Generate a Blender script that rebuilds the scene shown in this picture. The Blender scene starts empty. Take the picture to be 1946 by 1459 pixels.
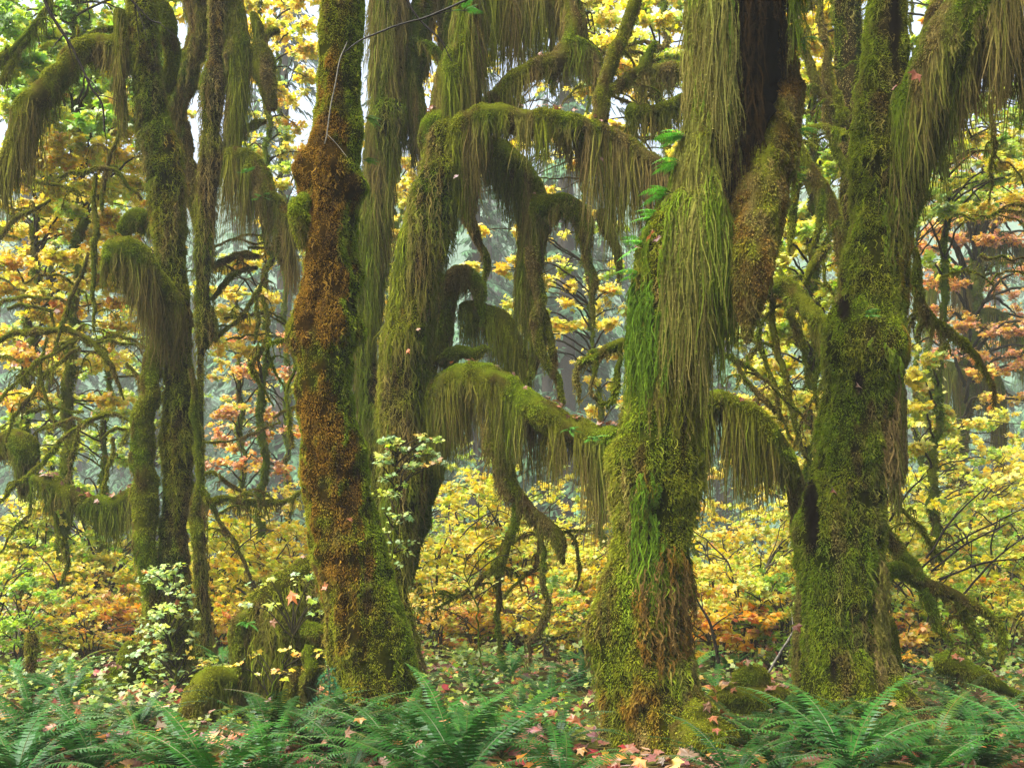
# Mossy bigleaf-maple grove in autumn: everything is built from mesh code, metres, camera looking along +Y
import bpy, math, numpy as np
PI = math.pi
rng = np.random.default_rng(11)
SC = bpy.context.scene
COL = SC.collection
F, CX, HY, CH = 1892.0, 973.0, 1035.0, 1.6      # focal length, centre column and horizon row of the picture; eye height

def P(x, y, d):
    return np.array([(x-CX)/F*d, d, CH+(HY-y)/F*d])
def proj(p):
    return CX+F*p[:, 0]/p[:, 1], HY-F*(p[:, 2]-CH)/p[:, 1]
def nrmz(a):
    return a/np.maximum(np.linalg.norm(a, axis=-1, keepdims=True), 1e-9)
def sstep(a, b, x):
    t = np.clip((x-a)/(b-a), 0, 1); return t*t*(3-2*t)

# ---------------------------------------------------------------- noise
def _h(ix, iy, iz, s):
    n = (ix.astype(np.uint32)*np.uint32(374761393) + iy.astype(np.uint32)*np.uint32(668265263)
         + iz.astype(np.uint32)*np.uint32(2246822519) + np.uint32((s*3266489917) & 0xffffffff))
    n = (n ^ (n >> np.uint32(13)))*np.uint32(1274126177)
    n = n ^ (n >> np.uint32(16))
    return n.astype(np.float64)/4294967295.0
def vnoise(p, s=0):
    p = np.asarray(p, float); i = np.floor(p).astype(np.int64); f = p-i; f = f*f*(3-2*f)
    r = 0
    for dx in (0, 1):
        wx = f[:, 0] if dx else 1-f[:, 0]
        for dy in (0, 1):
            wy = f[:, 1] if dy else 1-f[:, 1]
            for dz in (0, 1):
                wz = f[:, 2] if dz else 1-f[:, 2]
                r = r + wx*wy*wz*_h(i[:, 0]+dx, i[:, 1]+dy, i[:, 2]+dz, s)
    return r*2-1
def fbm(p, s=0, o=3):
    a, r, t = 1.0, 0, 0
    p = np.asarray(p, float)
    for k in range(o):
        r = r + a*vnoise(p*(2.03**k)+17.3*k, s+k); t += a; a *= .5
    return r/t

# ---------------------------------------------------------------- mesh container
class MB:
    def __init__(s): s.v, s.q, s.t, s.c, s.n = [], [], [], [], 0
    def add(s, V, Q=None, T=None, C=None):
        V = np.asarray(V, float).reshape(-1, 3)
        C = np.asarray(C, float)
        if C.ndim == 1: C = np.tile(C, (len(V), 1))
        if Q is not None and len(Q): s.q.append(np.asarray(Q, np.int64)+s.n)
        if T is not None and len(T): s.t.append(np.asarray(T, np.int64)+s.n)
        s.v.append(V); s.c.append(C[:, :3]); s.n += len(V)
    def build(s, name, mat, parent=None, smooth=True):
        V = np.concatenate(s.v); C = np.concatenate(s.c)
        Q = np.concatenate(s.q) if s.q else np.zeros((0, 4), np.int64)
        T = np.concatenate(s.t) if s.t else np.zeros((0, 3), np.int64)
        if parent is not None:
            r = parent
            while r.parent: r = r.parent
            V = V-np.array(r.location)
        me = bpy.data.meshes.new(name)
        me.vertices.add(len(V)); me.vertices.foreach_set('co', V.astype(np.float32).ravel())
        L = np.concatenate([Q.ravel(), T.ravel()]).astype(np.int32)
        me.loops.add(len(L)); me.loops.foreach_set('vertex_index', L)
        st = np.concatenate([np.arange(len(Q))*4, len(Q)*4+np.arange(len(T))*3]).astype(np.int32)
        me.polygons.add(len(st)); me.polygons.foreach_set('loop_start', st)
        me.polygons.foreach_set('use_smooth', np.full(len(st), smooth, bool))
        a = me.attributes.new('Col', 'FLOAT_COLOR', 'POINT')
        a.data.foreach_set('color', np.concatenate([C, np.ones((len(C), 1))], 1).astype(np.float32).ravel())
        me.update(calc_edges=True)
        me.materials.append(mat)
        o = bpy.data.objects.new(name, me); COL.objects.link(o)
        if parent is not None: o.parent = parent
        return o

def tag(o, label=None, cat=None, group=None, kind=None):
    if label: o['label'] = label
    if cat: o['category'] = cat
    if group: o['group'] = group
    if kind: o['kind'] = kind
    return o
def thing(name, label, cat, loc, group=None):
    o = bpy.data.objects.new(name, None); COL.objects.link(o)
    o.location = [float(v) for v in loc]; o.empty_display_size = .2
    return tag(o, label, cat, group)
def dup(root, loc, rz, sc=1.0, label=None, group=None, color=None):
    r = root.copy(); COL.objects.link(r); r.location = [float(v) for v in loc]
    r.rotation_euler = (0, 0, rz); r.scale = (sc, sc, sc)
    if label: r['label'] = label
    if group: r['group'] = group
    if color: r.color = color
    for ch in list(root.children):
        c = ch.copy(); COL.objects.link(c); c.parent = r
        if color: c.color = color
        for g in ch.children:
            e = g.copy(); COL.objects.link(e); e.parent = c
            if color: e.color = color
    return r

# ---------------------------------------------------------------- splines and tubes
def spline(K, step):
    K = np.asarray(K, float)
    if len(K) == 2: K = np.stack([K[0], (K[0]+K[1])/2, K[1]])
    E = np.concatenate([[2*K[0]-K[1]], K, [2*K[-1]-K[-2]]])
    out = []
    for i in range(1, len(E)-2):
        n = max(2, int(np.linalg.norm(E[i+1, :3]-E[i, :3])/step))
        t = (np.arange(n)/n)[:, None]
        a, b, c, d = E[i-1], E[i], E[i+1], E[i+2]
        out.append(.5*((2*b)+(-a+c)*t+(2*a-5*b+4*c-d)*t*t+(-a+3*b-3*c+d)*t**3))
    out.append(K[-1:])
    r = np.concatenate(out)
    r[:, 3] = np.maximum(r[:, 3], .002)
    return r
class Tube: pass
def tube(K, seed=0, lump=.12, seglen=.035, flare=None, burls=(), nmin=6, fold=0., capr=True, wob=0., groove=None):
    K = np.asarray(K, float)
    rm = K[:, 3].max()
    S = spline(K, max(.02, min(.05, rm*.6)))
    C, R = S[:, :3].copy(), S[:, 3].copy()
    if wob:
        C += wob*np.stack([fbm(C*3.2+seed, seed+5), fbm(C*3.2+9, seed+6)*.6, fbm(C*3.2+21, seed+7)], 1)*sstep(0, .15, np.linspace(0, 1, len(C)))[:, None]
    if capr:                                    # rounded closed ends
        t = nrmz(C[-1]-C[-2]); r = R[-1]
        a = np.array([.35, .65, .85, .97])
        C = np.concatenate([C, C[-1]+t*r*a[:, None]]); R = np.concatenate([R, r*np.sqrt(1-a*a)])
    T = nrmz(np.gradient(C, axis=0))
    n = int(max(nmin, min(84, 2*PI*rm/seglen)))
    ref = np.array([0, -1., 0]) if abs(T[0, 1]) < .8 else np.array([0, 0, 1.])
    N = np.zeros_like(C); v = ref-T[0]*ref.dot(T[0]); v /= np.linalg.norm(v)
    for i in range(len(C)):
        v = v-T[i]*v.dot(T[i]); v /= max(np.linalg.norm(v), 1e-9); N[i] = v
    B = np.cross(T, N)
    th = np.arange(n)/n*2*PI
    D = N[:, None]*np.cos(th)[None, :, None]+B[:, None]*np.sin(th)[None, :, None]
    p0 = C[:, None]+D*R[:, None, None]
    f = p0.reshape(-1, 3)
    s = seed*7.7
    m = 1+lump*1.3*fbm(f*np.array([2.6, 2.6, 1.7])+s, seed)+lump*.75*fbm(f*7+s, seed+3)
    m = m+lump*.55*sstep(-.25, .35, fbm(f*np.array([8.5, 8.5, 6]), 79, 3))+lump*.25*vnoise(f*21+s, seed+4)
    if fold:
        m = m-fold*np.abs(fbm(f*np.array([7, 7, .9])+s, seed+9))*2+fold*.35
    Rm = R[:, None]*m.reshape(len(C), n)
    if flare:
        z0, amt, k, h = flare
        e = np.exp(-np.maximum(f[:, 2]-z0, 0)/h).reshape(len(C), n)
        ph = seed*1.7+2.2*fbm(f*.8+s, seed+12).reshape(len(C), n)
        ridge = np.abs(np.cos(th*k/2+ph))**1.5
        Rm = Rm*(1+amt*e*(.2+1.1*ridge))
    V = C[:, None]+D*Rm[..., None]
    Vf = V.reshape(-1, 3)
    for (bx, by, bd, br, am) in burls:
        b = P(bx, by, bd); g = np.exp(-((Vf-b)**2).sum(1)/br**2)
        Vf = Vf+D.reshape(-1, 3)*(am*g)[:, None]
    if groove is not None:
        Vf = Vf-D.reshape(-1, 3)*groove(Vf)[:, None]
    V = Vf.reshape(len(C), n, 3)
    dv = np.roll(V, -1, 1)-np.roll(V, 1, 1); du = np.gradient(V, axis=0)
    NN = nrmz(np.cross(dv, du)); 
    sgn = np.sign((NN*D).sum(-1, keepdims=True)); NN = NN*np.where(sgn == 0, 1, sgn)
    o = Tube(); o.V, o.N, o.C, o.R, o.n, o.m = V, NN, C, R, n, len(C)
    i = np.arange(len(C)-1)[:, None]*n; j = np.arange(n)[None]; j2 = (j+1) % n
    o.Q = np.stack([i+j, i+j2, i+n+j2, i+n+j], -1).reshape(-1, 4)
    return o
def scatter(tb, dens, facemask=None):
    V = tb.V; n = tb.n
    if dens > 5000: dens = dens*1.55
    a = V[:-1]; b = np.roll(V, -1, 1)[:-1]; c = np.roll(V, -1, 1)[1:]; d = V[1:]
    ar = .5*np.linalg.norm(np.cross(c-a, d-b), axis=-1)
    N0 = tb.N[:-1]
    w = ar*np.where(N0[..., 1] > .45, .35, 1.0)
    if facemask is not None: w = w*facemask((a+c)/2, N0)
    w = w.ravel(); tot = w.sum()
    k = int(tot*dens)
    if k < 1: return np.zeros((0, 3)), np.zeros((0, 3)), np.zeros(0)
    idx = np.searchsorted(np.cumsum(w)/tot, rng.random(k)); idx = np.minimum(idx, len(w)-1)
    u, v = rng.random(k)[:, None], rng.random(k)[:, None]
    A, B, Cc, Dd = (x.reshape(-1, 3)[idx] for x in (a, b, c, d))
    p = A*(1-u)*(1-v)+B*u*(1-v)+Cc*u*v+Dd*(1-u)*v
    n0, n1 = tb.N[:-1].reshape(-1, 3)[idx], tb.N[1:].reshape(-1, 3)[idx]
    return p, nrmz(n0*(1-v)+n1*v), (idx//n)/max(1, tb.m-1)

# ---------------------------------------------------------------- moss
GREEN = np.array([.080, .120, .007]); OLIVE = np.array([.138, .152, .010]); BRIGHT = np.array([.155, .225, .010])
RUST = np.array([.180, .096, .012]); BROWN = np.array([.080, .048, .016]); TAN = np.array([.170, .120, .042])
DARK = np.array([.020, .017, .009]); BARK = np.array([.060, .048, .036]); EMER = np.array([.058, .112, .008])
GREEN, OLIVE, BRIGHT, RUST, BROWN, TAN, EMER = (c*1.22 for c in (GREEN, OLIVE, BRIGHT, RUST, BROWN, TAN, EMER))
def lerp(a, b, t): return a+(b-a)*np.asarray(t)[..., None]
def moss_style(rust=-.5, tan=-.3, olive=0., bright=-.4, seed=0, extra=None):
    def f(p, nm):
        q = np.asarray(p)
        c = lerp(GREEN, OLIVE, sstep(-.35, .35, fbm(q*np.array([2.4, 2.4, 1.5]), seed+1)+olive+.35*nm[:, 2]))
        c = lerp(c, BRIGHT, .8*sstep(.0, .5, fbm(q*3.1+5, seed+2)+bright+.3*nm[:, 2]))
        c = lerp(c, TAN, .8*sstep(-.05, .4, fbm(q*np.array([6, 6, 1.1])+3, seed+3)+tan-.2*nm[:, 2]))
        rb = rust(q, nm) if callable(rust) else rust
        c = lerp(c, RUST, .92*sstep(-.15, .4, .7*fbm(q*np.array([3, 3, 2.2])+8, seed+4)+.6*fbm(q*np.array([11, 11, 7]), seed+7)+rb))
        c = lerp(c, BROWN, .75*sstep(.12, .5, fbm(q*np.array([8, 8, 3])+2, seed+6)))
        if extra: c = extra(q, nm, c)
        return c
    return f
def fuzz(mb, p, nm, cf, L=.035, w=.0085, up=.0, down=.45, rnd=.55):
    L = L*.85; k = len(p)
    if not k: return
    cl = .55+.75*sstep(-.5, .5, fbm(p*9, 77, 2))
    # cushions with bare gaps that show the shade painted on the substrate
    g = fbm(p*np.array([8.5, 8.5, 6]), 79, 3); keep = g > rng.uniform(-.42, -.16, k)
    p, nm, cl, k = p[keep], nm[keep], cl[keep]*(.8+.9*np.clip(g[keep]+.1, 0, .5)), int(keep.sum())
    l = L*cl*rng.uniform(.6, 1.35, k)
    c = cf(p, nm)
    d = nrmz(nm+np.array([0, 0, -down+up])+rng.normal(0, rnd, (k, 3)))
    s = nrmz(np.cross(d, rng.normal(0, 1, (k, 3))))
    ww = w*rng.uniform(.6, 1.4, k)[:, None]
    b = p-nm*.006
    tip = b+d*l[:, None]; tip[:, 2] -= l*.25
    mid = b+d*(l*.55)[:, None]
    V = np.stack([b-s*ww*.35, b+s*ww*.35, mid+s*ww*.5, tip, mid-s*ww*.5], 1)
    jit = rng.uniform(.65, 1.35, (k, 1))*np.array([1, 1, 1])+rng.normal(0, .06, (k, 3))
    c = np.clip(c*jit, .002, 1)
    Cc = np.stack([c*.38, c*.38, c*.95, np.clip(c*1.5, 0, 1), c*.95], 1).reshape(-1, 3)  # pale growing tips, pushed further to paint highlights above shade-dark blade roots
    o = np.arange(k)[:, None]*5
    mb.add(V, Q=np.concatenate([o+0, o+1, o+2, o+4], 1), T=np.concatenate([o+4, o+2, o+3], 1), C=Cc)
def strands(mb, p, L, c0, c1, w=.014, drift=.09, clump=.5, out=None, nseg=5, barbs=1.5):
    k = len(p)
    if not k: return
    L = np.asarray(L)
    # neighbouring strands run together into tassels
    cell = np.floor(p[:, :2]/.11+rng.random(2)).astype(np.int64); key = cell[:, 0]*10007+cell[:, 1]
    u, inv = np.unique(key, return_inverse=True)
    cen = np.stack([np.bincount(inv, p[:, i])/np.bincount(inv) for i in (0, 1)], 1)[inv]
    dx = (cen-p[:, :2])*clump
    wl = rng.normal(0, drift, (k, 2))
    ph = rng.uniform(0, 6.28, k); am = rng.uniform(.3, 1, k)*.02
    az = rng.uniform(-.9, .9, k); sd = np.stack([np.cos(az), np.sin(az), np.zeros(k)], 1)
    ww = w*rng.uniform(.5, 1.5, k)
    tt = np.linspace(0, 1, nseg+1)
    Vs, Cs = [], []
    jit = rng.uniform(.6, 1.4, (k, 1))
    for t in tt:
        q = p.copy()
        q[:, :2] += dx*min(1, t*1.3)+wl*L[:, None]*t
        if out is not None: q += out*(.04*math.sin(min(1, t*2)*PI/2))
        q[:, 0] += am*np.sin(ph+t*7); q[:, 2] -= L*t
        hw = (ww*(.55+.6*rng.random(k))*(1-.85*t**1.6))[:, None]*.5
        Vs += [q-sd*hw, q+sd*hw]
        c = np.clip((c0+(c1-c0)*t)*jit, .002, 1); Cs += [c, c]
    V = np.stack(Vs, 1); C = np.stack(Cs, 1)
    nb = int(k*barbs)
    if nb:                                      # short side shoots that keep the tassels from reading as ribbons
        j = rng.integers(0, k, nb); s = rng.integers(0, nseg, nb); f = rng.random(nb)[:, None]
        a = V[j, 2*s]*(1-f)+V[j, 2*s+2]*f
        d = nrmz(rng.normal(0, 1, (nb, 3))*np.array([1, .8, .5])+np.array([0, 0, -.7])); l = rng.uniform(.012, .034, nb)[:, None]
        sd2 = nrmz(np.cross(d, rng.normal(0, 1, (nb, 3))))*.0035
        cb = np.clip(C[j, 2*s]*rng.uniform(.8, 1.6, (nb, 1)), 0, 1)
        mb.add(np.stack([a-sd2, a+sd2, a+d*l], 1), T=np.arange(nb*3).reshape(-1, 3), C=np.repeat(cb, 3, 0))
    o = np.arange(k)[:, None]*(2*(nseg+1))
    Q = np.concatenate([np.concatenate([o+2*i, o+2*i+1, o+2*i+3, o+2*i+2], 1) for i in range(nseg)])
    mb.add(V, Q=Q, C=C.reshape(-1, 3))
def hang_from(mb, tb, dens, L, style=0, cf=None, seed=0, urange=(0, 1), zmax=.25, w=.014, rag=1.0, out=False):
    # moss tassels hanging from the sides and the underside of a limb
    def fm(p, n): return (n[..., 2] < zmax)*1.0
    area_d = dens
    p, nm, u = scatter(tb, area_d, fm)
    if not len(p): return
    k = (u >= urange[0]) & (u <= urange[1]); p, nm, u = p[k], nm[k], u[k]
    n1 = fbm(p*np.array([2.2, 2.2, .3])+seed, seed+31); n2 = vnoise(p*np.array([9, 9, .2])+seed, seed+32)
    le = L(p) if callable(L) else L
    n3 = fbm(p*np.array([5.5, 5.5, .8])+seed, seed+36, 2)
    l = le*np.clip(.18+1.0*sstep(-.45, .55, n1*rag+.55*n3+.25*n2), .1, 1.3)*rng.uniform(.3, 1.15, len(p))
    k = n3+.5*n2 > -.36; p, nm, u, l = p[k], nm[k], u[k], l[k]
    cf = cf or moss_style(seed=seed)
    g = sstep(-.4, .5, fbm(p*np.array([5, 5, .4])+seed, seed+33)+.15*rng.normal(0, 1, len(p)))
    c0 = lerp(cf(p, nm), BROWN*1.3, .35*g)
    c1 = lerp(GREEN*.8, TAN*.95, g); c1 = lerp(c1, BROWN, .35*rng.random(len(p)))
    strands(mb, p, np.maximum(l, .03), c0, c1, w=w, out=nm if out else None)
def put_tube(mb, tb, cf, dark=.45):
    V = tb.V.reshape(-1, 3); N = tb.N.reshape(-1, 3)
    mb.add(V, Q=tb.Q, C=np.clip(cf(V, N)*dark, 0, 1))  # surface under the blades darkened, so crevice shade is painted into its colour
# ---------------------------------------------------------------- materials
def new_mat(name):
    m = bpy.data.materials.new(name); m.use_nodes = True
    nt = m.node_tree; nt.nodes.clear()
    return m, nt, nt.nodes, nt.links
def surf_mat(name, transl=.3, rough=.9, gloss=.0, nscale=60, namp=.35, bump=.0, objcol=False, tsat=1.0):
    m, nt, N, L = new_mat(name)
    out = N.new('ShaderNodeOutputMaterial')
    at = N.new('ShaderNodeAttribute'); at.attribute_name = 'Col'
    col = at.outputs['Color']
    if objcol:
        oi = N.new('ShaderNodeObjectInfo'); mx = N.new('ShaderNodeMix'); mx.data_type = 'RGBA'; mx.blend_type = 'MULTIPLY'
        mx.inputs[0].default_value = 1; L.new(col, mx.inputs[6]); L.new(oi.outputs['Color'], mx.inputs[7]); col = mx.outputs[2]
    if namp:
        tc = N.new('ShaderNodeTexCoord'); nz = N.new('ShaderNodeTexNoise'); nz.inputs['Scale'].default_value = nscale; nz.inputs['Detail'].default_value = 2
        L.new(tc.outputs['Object'], nz.inputs['Vector'])
        mr = N.new('ShaderNodeMapRange'); mr.inputs[1].default_value = .3; mr.inputs[2].default_value = .7
        mr.inputs[3].default_value = 1-namp; mr.inputs[4].default_value = 1+namp
        L.new(nz.outputs['Fac'], mr.inputs[0])
        vm = N.new('ShaderNodeVectorMath'); vm.operation = 'SCALE'; L.new(col, vm.inputs[0]); L.new(mr.outputs[0], vm.inputs['Scale']); col = vm.outputs[0]
    df = N.new('ShaderNodeBsdfDiffuse'); L.new(col, df.inputs['Color'])
    sh = df.outputs[0]
    if bump and namp:
        bp = N.new('ShaderNodeBump'); bp.inputs['Strength'].default_value = bump; bp.inputs['Distance'].default_value = .02
        L.new(nz.outputs['Fac'], bp.inputs['Height']); L.new(bp.outputs[0], df.inputs['Normal'])
    if transl:
        tr = N.new('ShaderNodeBsdfTranslucent')
        if tsat != 1.0:
            hs = N.new('ShaderNodeHueSaturation'); hs.inputs['Saturation'].default_value = tsat; hs.inputs['Value'].default_value = 1.15
            L.new(col, hs.inputs['Color']); L.new(hs.outputs[0], tr.inputs['Color'])
        else: L.new(col, tr.inputs['Color'])
        ms = N.new('ShaderNodeMixShader'); ms.inputs[0].default_value = transl
        L.new(sh, ms.inputs[1]); L.new(tr.outputs[0], ms.inputs[2]); sh = ms.outputs[0]
    if gloss:
        gl = N.new('ShaderNodeBsdfGlossy'); gl.inputs['Roughness'].default_value = rough; gl.inputs['Color'].default_value = (.9, .95, 1, 1)
        lw = N.new('ShaderNodeLayerWeight'); lw.inputs['Blend'].default_value = .5
        pw = N.new('ShaderNodeMath'); pw.operation = 'POWER'; pw.inputs[1].default_value = 4; L.new(lw.outputs['Facing'], pw.inputs[0])
        ad = N.new('ShaderNodeMath'); ad.operation = 'MULTIPLY_ADD'; ad.inputs[1].default_value = .8; ad.inputs[2].default_value = .05; L.new(pw.outputs[0], ad.inputs[0])
        ma = N.new('ShaderNodeMath'); ma.operation = 'MULTIPLY'; ma.inputs[1].default_value = gloss; L.new(ad.outputs[0], ma.inputs[0])
        ms = N.new('ShaderNodeMixShader'); L.new(ma.outputs[0], ms.inputs[0]); L.new(sh, ms.inputs[1]); L.new(gl.outputs[0], ms.inputs[2]); sh = ms.outputs[0]
    L.new(sh, out.inputs['Surface'])
    return m
M_MOSS = surf_mat('moss', .40, namp=.3, nscale=45)
M_BARK = surf_mat('bark', 0, rough=.6, gloss=.08, namp=.45, nscale=30, bump=.6)
M_LEAF = surf_mat('maple_leaf', .5, rough=.4, gloss=.5, namp=.18, nscale=25, objcol=True, tsat=1.02)
M_FERN = surf_mat('fern_leaf', .22, rough=.34, gloss=.2, namp=.2, nscale=12, objcol=True)
M_NEEDLE = surf_mat('conifer_needles', .15, namp=.3, nscale=2, objcol=True)
M_DEAD = surf_mat('fallen_leaf', .25, rough=.45, gloss=.5, namp=.3, nscale=18, objcol=True)

def ground_mat():
    m, nt, N, L = new_mat('forest_floor')
    out = N.new('ShaderNodeOutputMaterial'); tc = N.new('ShaderNodeTexCoord')
    n1 = N.new('ShaderNodeTexNoise'); n1.inputs['Scale'].default_value = .9; n1.inputs['Detail'].default_value = 6
    n2 = N.new('ShaderNodeTexNoise'); n2.inputs['Scale'].default_value = 14; n2.inputs['Detail'].default_value = 5
    L.new(tc.outputs['Object'], n1.inputs['Vector']); L.new(tc.outputs['Object'], n2.inputs['Vector'])
    r1 = N.new('ShaderNodeValToRGB'); e = r1.color_ramp.elements
    e[0].position = .40; e[0].color = (.030, .020, .010, 1); e[1].position = .62; e[1].color = (.050, .075, .012, 1)
    r2 = N.new('ShaderNodeValToRGB'); e = r2.color_ramp.elements
    e[0].position = .35; e[0].color = (.35, .35, .35, 1); e[1].position = .7; e[1].color = (1.5, 1.3, 1.1, 1)
    L.new(n1.outputs['Fac'], r1.inputs[0]); L.new(n2.outputs['Fac'], r2.inputs[0])
    mx = N.new('ShaderNodeMix'); mx.data_type = 'RGBA'; mx.blend_type = 'MULTIPLY'; mx.inputs[0].default_value = 1
    L.new(r1.outputs[0], mx.inputs[6]); L.new(r2.outputs[0], mx.inputs[7])
    df = N.new('ShaderNodeBsdfDiffuse'); L.new(mx.outputs[2], df.inputs['Color'])
    bp = N.new('ShaderNodeBump'); bp.inputs['Strength'].default_value = .7; bp.inputs['Distance'].default_value = .05
    L.new(n2.outputs['Fac'], bp.inputs['Height']); L.new(bp.outputs[0], df.inputs['Normal'])
    L.new(df.outputs[0], out.inputs['Surface'])
    return m
M_GROUND = ground_mat()

# ---------------------------------------------------------------- camera, light, air
cam = bpy.data.cameras.new('camera'); cam.lens = 35; cam.sensor_width = 36
cam.shift_y = (HY-729.5)/1946; cam.clip_end = 2000; cam.clip_start = .05
co = bpy.data.objects.new('camera', cam); COL.objects.link(co); co.location = (0, 0, CH); co.rotation_euler = (PI/2, 0, 0)
SC.camera = co
SUN_EL, SUN_ROT = math.radians(60), math.radians(-112)
w = bpy.data.worlds.new('World'); SC.world = w; w.use_nodes = True
nt = w.node_tree; bg = nt.nodes['Background']
sky = nt.nodes.new('ShaderNodeTexSky'); sky.sky_type = 'NISHITA'; sky.sun_disc = False
sky.sun_elevation = SUN_EL; sky.sun_rotation = SUN_ROT; sky.air_density = 1.0; sky.dust_density = 6.0; sky.ozone_density = .6
nt.links.new(sky.outputs[0], bg.inputs['Color']); bg.inputs['Strength'].default_value = .10
sl = bpy.data.lights.new('sun', 'SUN'); sl.energy = 4.0; sl.angle = math.radians(50); sl.color = (1, .96, .88)
so = bpy.data.objects.new('sun', sl); COL.objects.link(so)
sd = np.array([math.sin(SUN_ROT)*math.cos(SUN_EL), math.cos(SUN_ROT)*math.cos(SUN_EL), math.sin(SUN_EL)])
from mathutils import Vector
so.rotation_euler = Vector(sd).to_track_quat('Z', 'Y').to_euler(); so.location = (0, 0, 60)
SC.view_settings.view_transform = 'Standard'; SC.view_settings.look = 'None'; SC.view_settings.gamma = 1
SC.view_settings.exposure = EXPO = 2.0
SC.cycles.use_denoising = True
SC.cycles.max_bounces = 6; SC.cycles.diffuse_bounces = 3; SC.cycles.glossy_bounces = 1; SC.cycles.transmission_bounces = 3
SC.cycles.volume_bounces = 2; SC.cycles.transparent_max_bounces = 4
def haze():
    b = np.array([[x, y, z] for x in (-190, 190) for y in (-4, 330) for z in (-2.2, 175)], float)
    mb = MB(); mb.add(b, Q=[[0, 1, 3, 2], [4, 6, 7, 5], [0, 4, 5, 1], [2, 3, 7, 6], [0, 2, 6, 4], [1, 5, 7, 3]], C=np.ones(3))
    m, nt, N, L = new_mat('haze'); out = N.new('ShaderNodeOutputMaterial'); v = N.new('ShaderNodeVolumePrincipled')
    v.inputs['Color'].default_value = (.94, .98, .95, 1); v.inputs['Density'].default_value = HAZE_DENS; v.inputs['Anisotropy'].default_value = 0
    L.new(v.outputs[0], out.inputs['Volume'])
    o = mb.build('haze', m, smooth=False); o['kind'] = 'stuff'; o['label'] = 'thin pale morning mist between the trees'
HAZE_DENS = .0010
haze()
# ---------------------------------------------------------------- the mossy maples
def KW(pts, d):
    # (x, y, width in picture pixels [, depth offset in metres]) -> world points with radii
    r = []
    for q in pts:
        dd = d+(q[3] if len(q) > 3 else 0)
        r.append(np.append(P(q[0], q[1], dd), q[2]*.5/F*dd))
    return np.array(r)
def EDGE(rows):
    return [((l+r)/2, y, r-l)+tuple(x) for (y, l, r, *x) in rows]
TOPS, TREES = {}, {}
def limb(root, pts, d, cf, name='limb', hang=None, hd=900, fz=9000, fl=.03, lump=.2, seed=1, twigs=0, tl=.6, wob=.08, w=.013, rag=1.0, zmax=.25, down=.45, burls=(), keep=None, fold=0., parent=None):
    K = KW(pts, d); K[:, 3] = np.maximum(K[:, 3]-.018, K[:, 3]*.6)
    tb = tube(K, seed=seed, lump=lump, wob=wob, burls=burls, fold=fold)
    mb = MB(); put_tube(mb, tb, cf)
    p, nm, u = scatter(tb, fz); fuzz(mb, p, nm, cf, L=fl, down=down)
    for i in range(twigs):
        j = int(rng.uniform(.25, 1)*(len(tb.C)-2)); a = tb.C[j]; l = tl*rng.uniform(.4, 1.2)
        az = rng.uniform(0, 2*PI); o = np.array([math.cos(az), math.sin(az)*.6, rng.uniform(-.2, .5)])
        o[2] += .25; q = [a, a+o*l*.35, a+o*l*.6+np.array([0, 0, -.18*l]), a+o*l*.75+np.array([0, 0, -.55*l])]
        r0 = min(tb.R[j]*.6, .02)*rng.uniform(.6, 1)
        t2 = tube(np.array([np.append(q[k], r0*(1-.22*k)) for k in range(4)]), seed=seed+i, lump=.2, wob=.03, nmin=5)
        put_tube(mb, t2, cf)
        p, nm, u = scatter(t2, fz*.9); fuzz(mb, p, nm, cf, L=fl*.8, down=.8)
        for e in range(2):
            b = t2.C[int(rng.uniform(.3, .8)*(len(t2.C)-2))]; l2 = l*rng.uniform(.25, .5); a2 = rng.uniform(0, 2*PI); o2 = np.array([math.cos(a2)*.6, math.sin(a2)*.3, 0])
            t3 = tube(np.array([np.append(b, r0*.55), np.append(b+o2*l2*.6+np.array([0, 0, -.15*l2]), r0*.45), np.append(b+o2*l2*.8+np.array([0, 0, -.8*l2]), r0*.25)]), seed=i+e, wob=.02, nmin=4)
            put_tube(mb, t3, cf); p, nm, u = scatter(t3, fz*.9); fuzz(mb, p, nm, cf, L=fl*.7, down=.8)
        hang_from(mb, t2, 1500, .09, cf=cf, seed=seed+i, zmax=.0, w=.011)
    o = mb.build(name, M_MOSS, parent or root)
    if hang:
        hb = MB(); hang_from(hb, tb, hd, hang, cf=cf, seed=seed, w=w, rag=rag, zmax=zmax)
        if hb.n: hb.build('hanging_moss', M_MOSS, o)
    if keep: TOPS[keep] = scatter(tb, 900, lambda p, n: (n[..., 2] > .55)*1.0)[:2]
    return tb
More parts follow.
